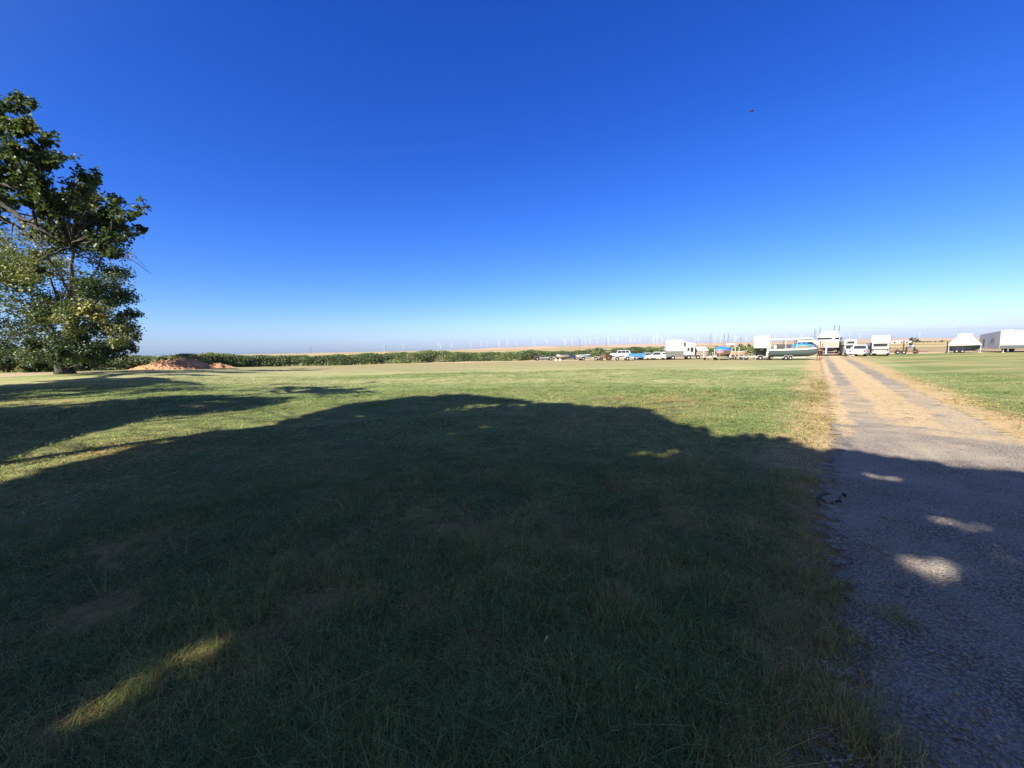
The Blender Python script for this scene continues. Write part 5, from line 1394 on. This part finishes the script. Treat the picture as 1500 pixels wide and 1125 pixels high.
# white road cone like weeds: dry tussocks near the row ------------------------------------------------
# bird high over the yard -----------------------------------------------------------------------------
bp_ = Vector((0, 0, CAMH))+ray(1101, 163).normalized()*55
w = .48
V = []
rowsb = [(-.26, .02, .01), (-.2, .05, .03), (-.05, .075, .06), (.08, .06, .05), (.16, .035, .035), (.2, .03, .03), (.25, .006, .006)]
B = MB()
vs = []
for x, a, c_ in rowsb:
    vs += [(x, a*math.cos(q*PI/4), c_*math.sin(q*PI/4)) for q in range(8)]
B.add(vs, [(i_*8+q, i_*8+(q+1) % 8, (i_+1)*8+(q+1) % 8, (i_+1)*8+q) for i_ in range(len(rowsb)-1) for q in range(8)]+[tuple(range(8)), tuple(range(48, 56))])
for s in (-1, 1):
    st = [(.0, .10, -.09, .02), (.18, .13, -.08, .09), (.34, .12, -.05, .12), (.46, .05, -.07, .09), (.52, -.03, -.07, .05)]
    up_ = [(a, s*y, z+.008) for y, a, b_, z in st]+[(b_, s*y, z+.006) for y, a, b_, z in st]
    dn = [(a, s*y, z-.008) for y, a, b_, z in st]+[(b_, s*y, z-.006) for y, a, b_, z in st]
    B.add(up_+dn, [(i_, i_+1, 6+i_, 5+i_) for i_ in range(4)]+[(10+i_, 15+i_, 16+i_, 11+i_) for i_ in range(4)]+[(i_, 10+i_, 11+i_, i_+1) for i_ in range(4)]+[(5+i_, 6+i_, 16+i_, 15+i_) for i_ in range(4)]+[(4, 14, 19, 9)])
B.add([(-.24, -.02, .01), (-.24, .02, .01), (-.4, .07, .012), (-.4, -.07, .012), (-.24, -.02, 0), (-.24, .02, 0), (-.4, .07, .004), (-.4, -.07, .004)], [(0, 1, 2, 3), (7, 6, 5, 4), (0, 4, 5, 1), (2, 6, 7, 3), (1, 5, 6, 2), (3, 7, 4, 0)])
bird = B.build('bird', paint('dark_feather', (.025, .022, .022), .7), None, True, bp_)
bird.rotation_euler = (rad(24), rad(-14), face(1101, 25))
tag(bird, 'dark bird gliding high in the clear blue sky', 'bird')

# scraps on the ground ----------------------------------------------------------------------------------
p_ = [at(a, b) for a, b in ((1216, 727), (1205, 728), (1198, 733), (1197, 740), (1201, 745))]
o = MB().tube([q+Vector((0, 0, .04)) for q in p_], [.006, .013, .018, .016, .007], 7).build('rubber_strip', paint('dusty_rubber', (.045, .043, .04), .9, 0, .4))
tag(o, 'curved black rubber strip lying on the gravel road edge', 'rubber strip')
for q, (a, b, lb) in enumerate(((1228, 739, 'small black rubber scrap right of the curved rubber strip'), (1238, 730, 'tiny flat black scrap above the curved rubber strip on the gravel'))):
    o = MB().box((0, 0, .02), (.09, .03, .025), (.7, .6)).box((.03, .02, .02), (.04, .05, .03), (.6, .6)).build('rubber_scrap', black, None, loc=at(a, b)+Vector((0, 0, .03)))
    o.rotation_euler = (0, 0, q*.8); tag(o, lb, 'scrap', 'black scraps on the gravel')
pale = paint('dry_leaf', (.38, .34, .26), .7, 0, .1)
for px, py, s, rz, lb in ((800, 951, .026, .9, 'pale curled dry leaf standing in the dark grass, nearest the bottom edge'), (828, 861, .02, .2, 'small pale dry leaf in the dark grass below the straw patch'), (1158, 966, .018, -.4, 'pale dry leaf at the grass edge beside the gravel road'), (932, 1024, .011, .5, 'tiny pale dry leaf low in the grass')):
    vs = []; n_ = 7
    for i_ in range(n_):
        x = (i_/(n_-1)-.5)*2*s; w_ = s*.3*(1-(i_/(n_-1)*2-1)**2)**.7+.002
        vs += [(x, -w_, .8*s*(x/s)**2+w_*.9), (x, 0, .8*s*(x/s)**2), (x, w_, .8*s*(x/s)**2+w_*.9)]
    m = MB().add(vs, [(i_*3+j_, (i_+1)*3+j_, (i_+1)*3+j_+1, i_*3+j_+1) for i_ in range(n_-1) for j_ in range(2)])
    m.tube([(-s, 0, .8*s), (-s*1.35, 0, .9*s)], .0015, 5)
    o = m.build('fallen_leaf', pale, None, True, at(px, py)+Vector((0, 0, .085)))
    o.rotation_euler = (.35, -.5, rz); tag(o, lb, 'leaf', 'pale fallen leaves')

# ------------------------------------------------------------------ air
HAZE = 0.24e-4
if HAZE:
    k = NT('haze_air')
    vol = k.n('ShaderNodeVolumePrincipled', None, Color=(.2, .55, 1.0), Density=HAZE, Anisotropy=.2)
    k.t.links.new(vol.outputs[0], k.out.inputs['Volume'])
    hz_ = MB().box((0, 0, 95), (19400, 19400, 210)).build('haze', k.m)
    hz_.location.z = 0
    tag(hz_, None, None, kind='stuff')
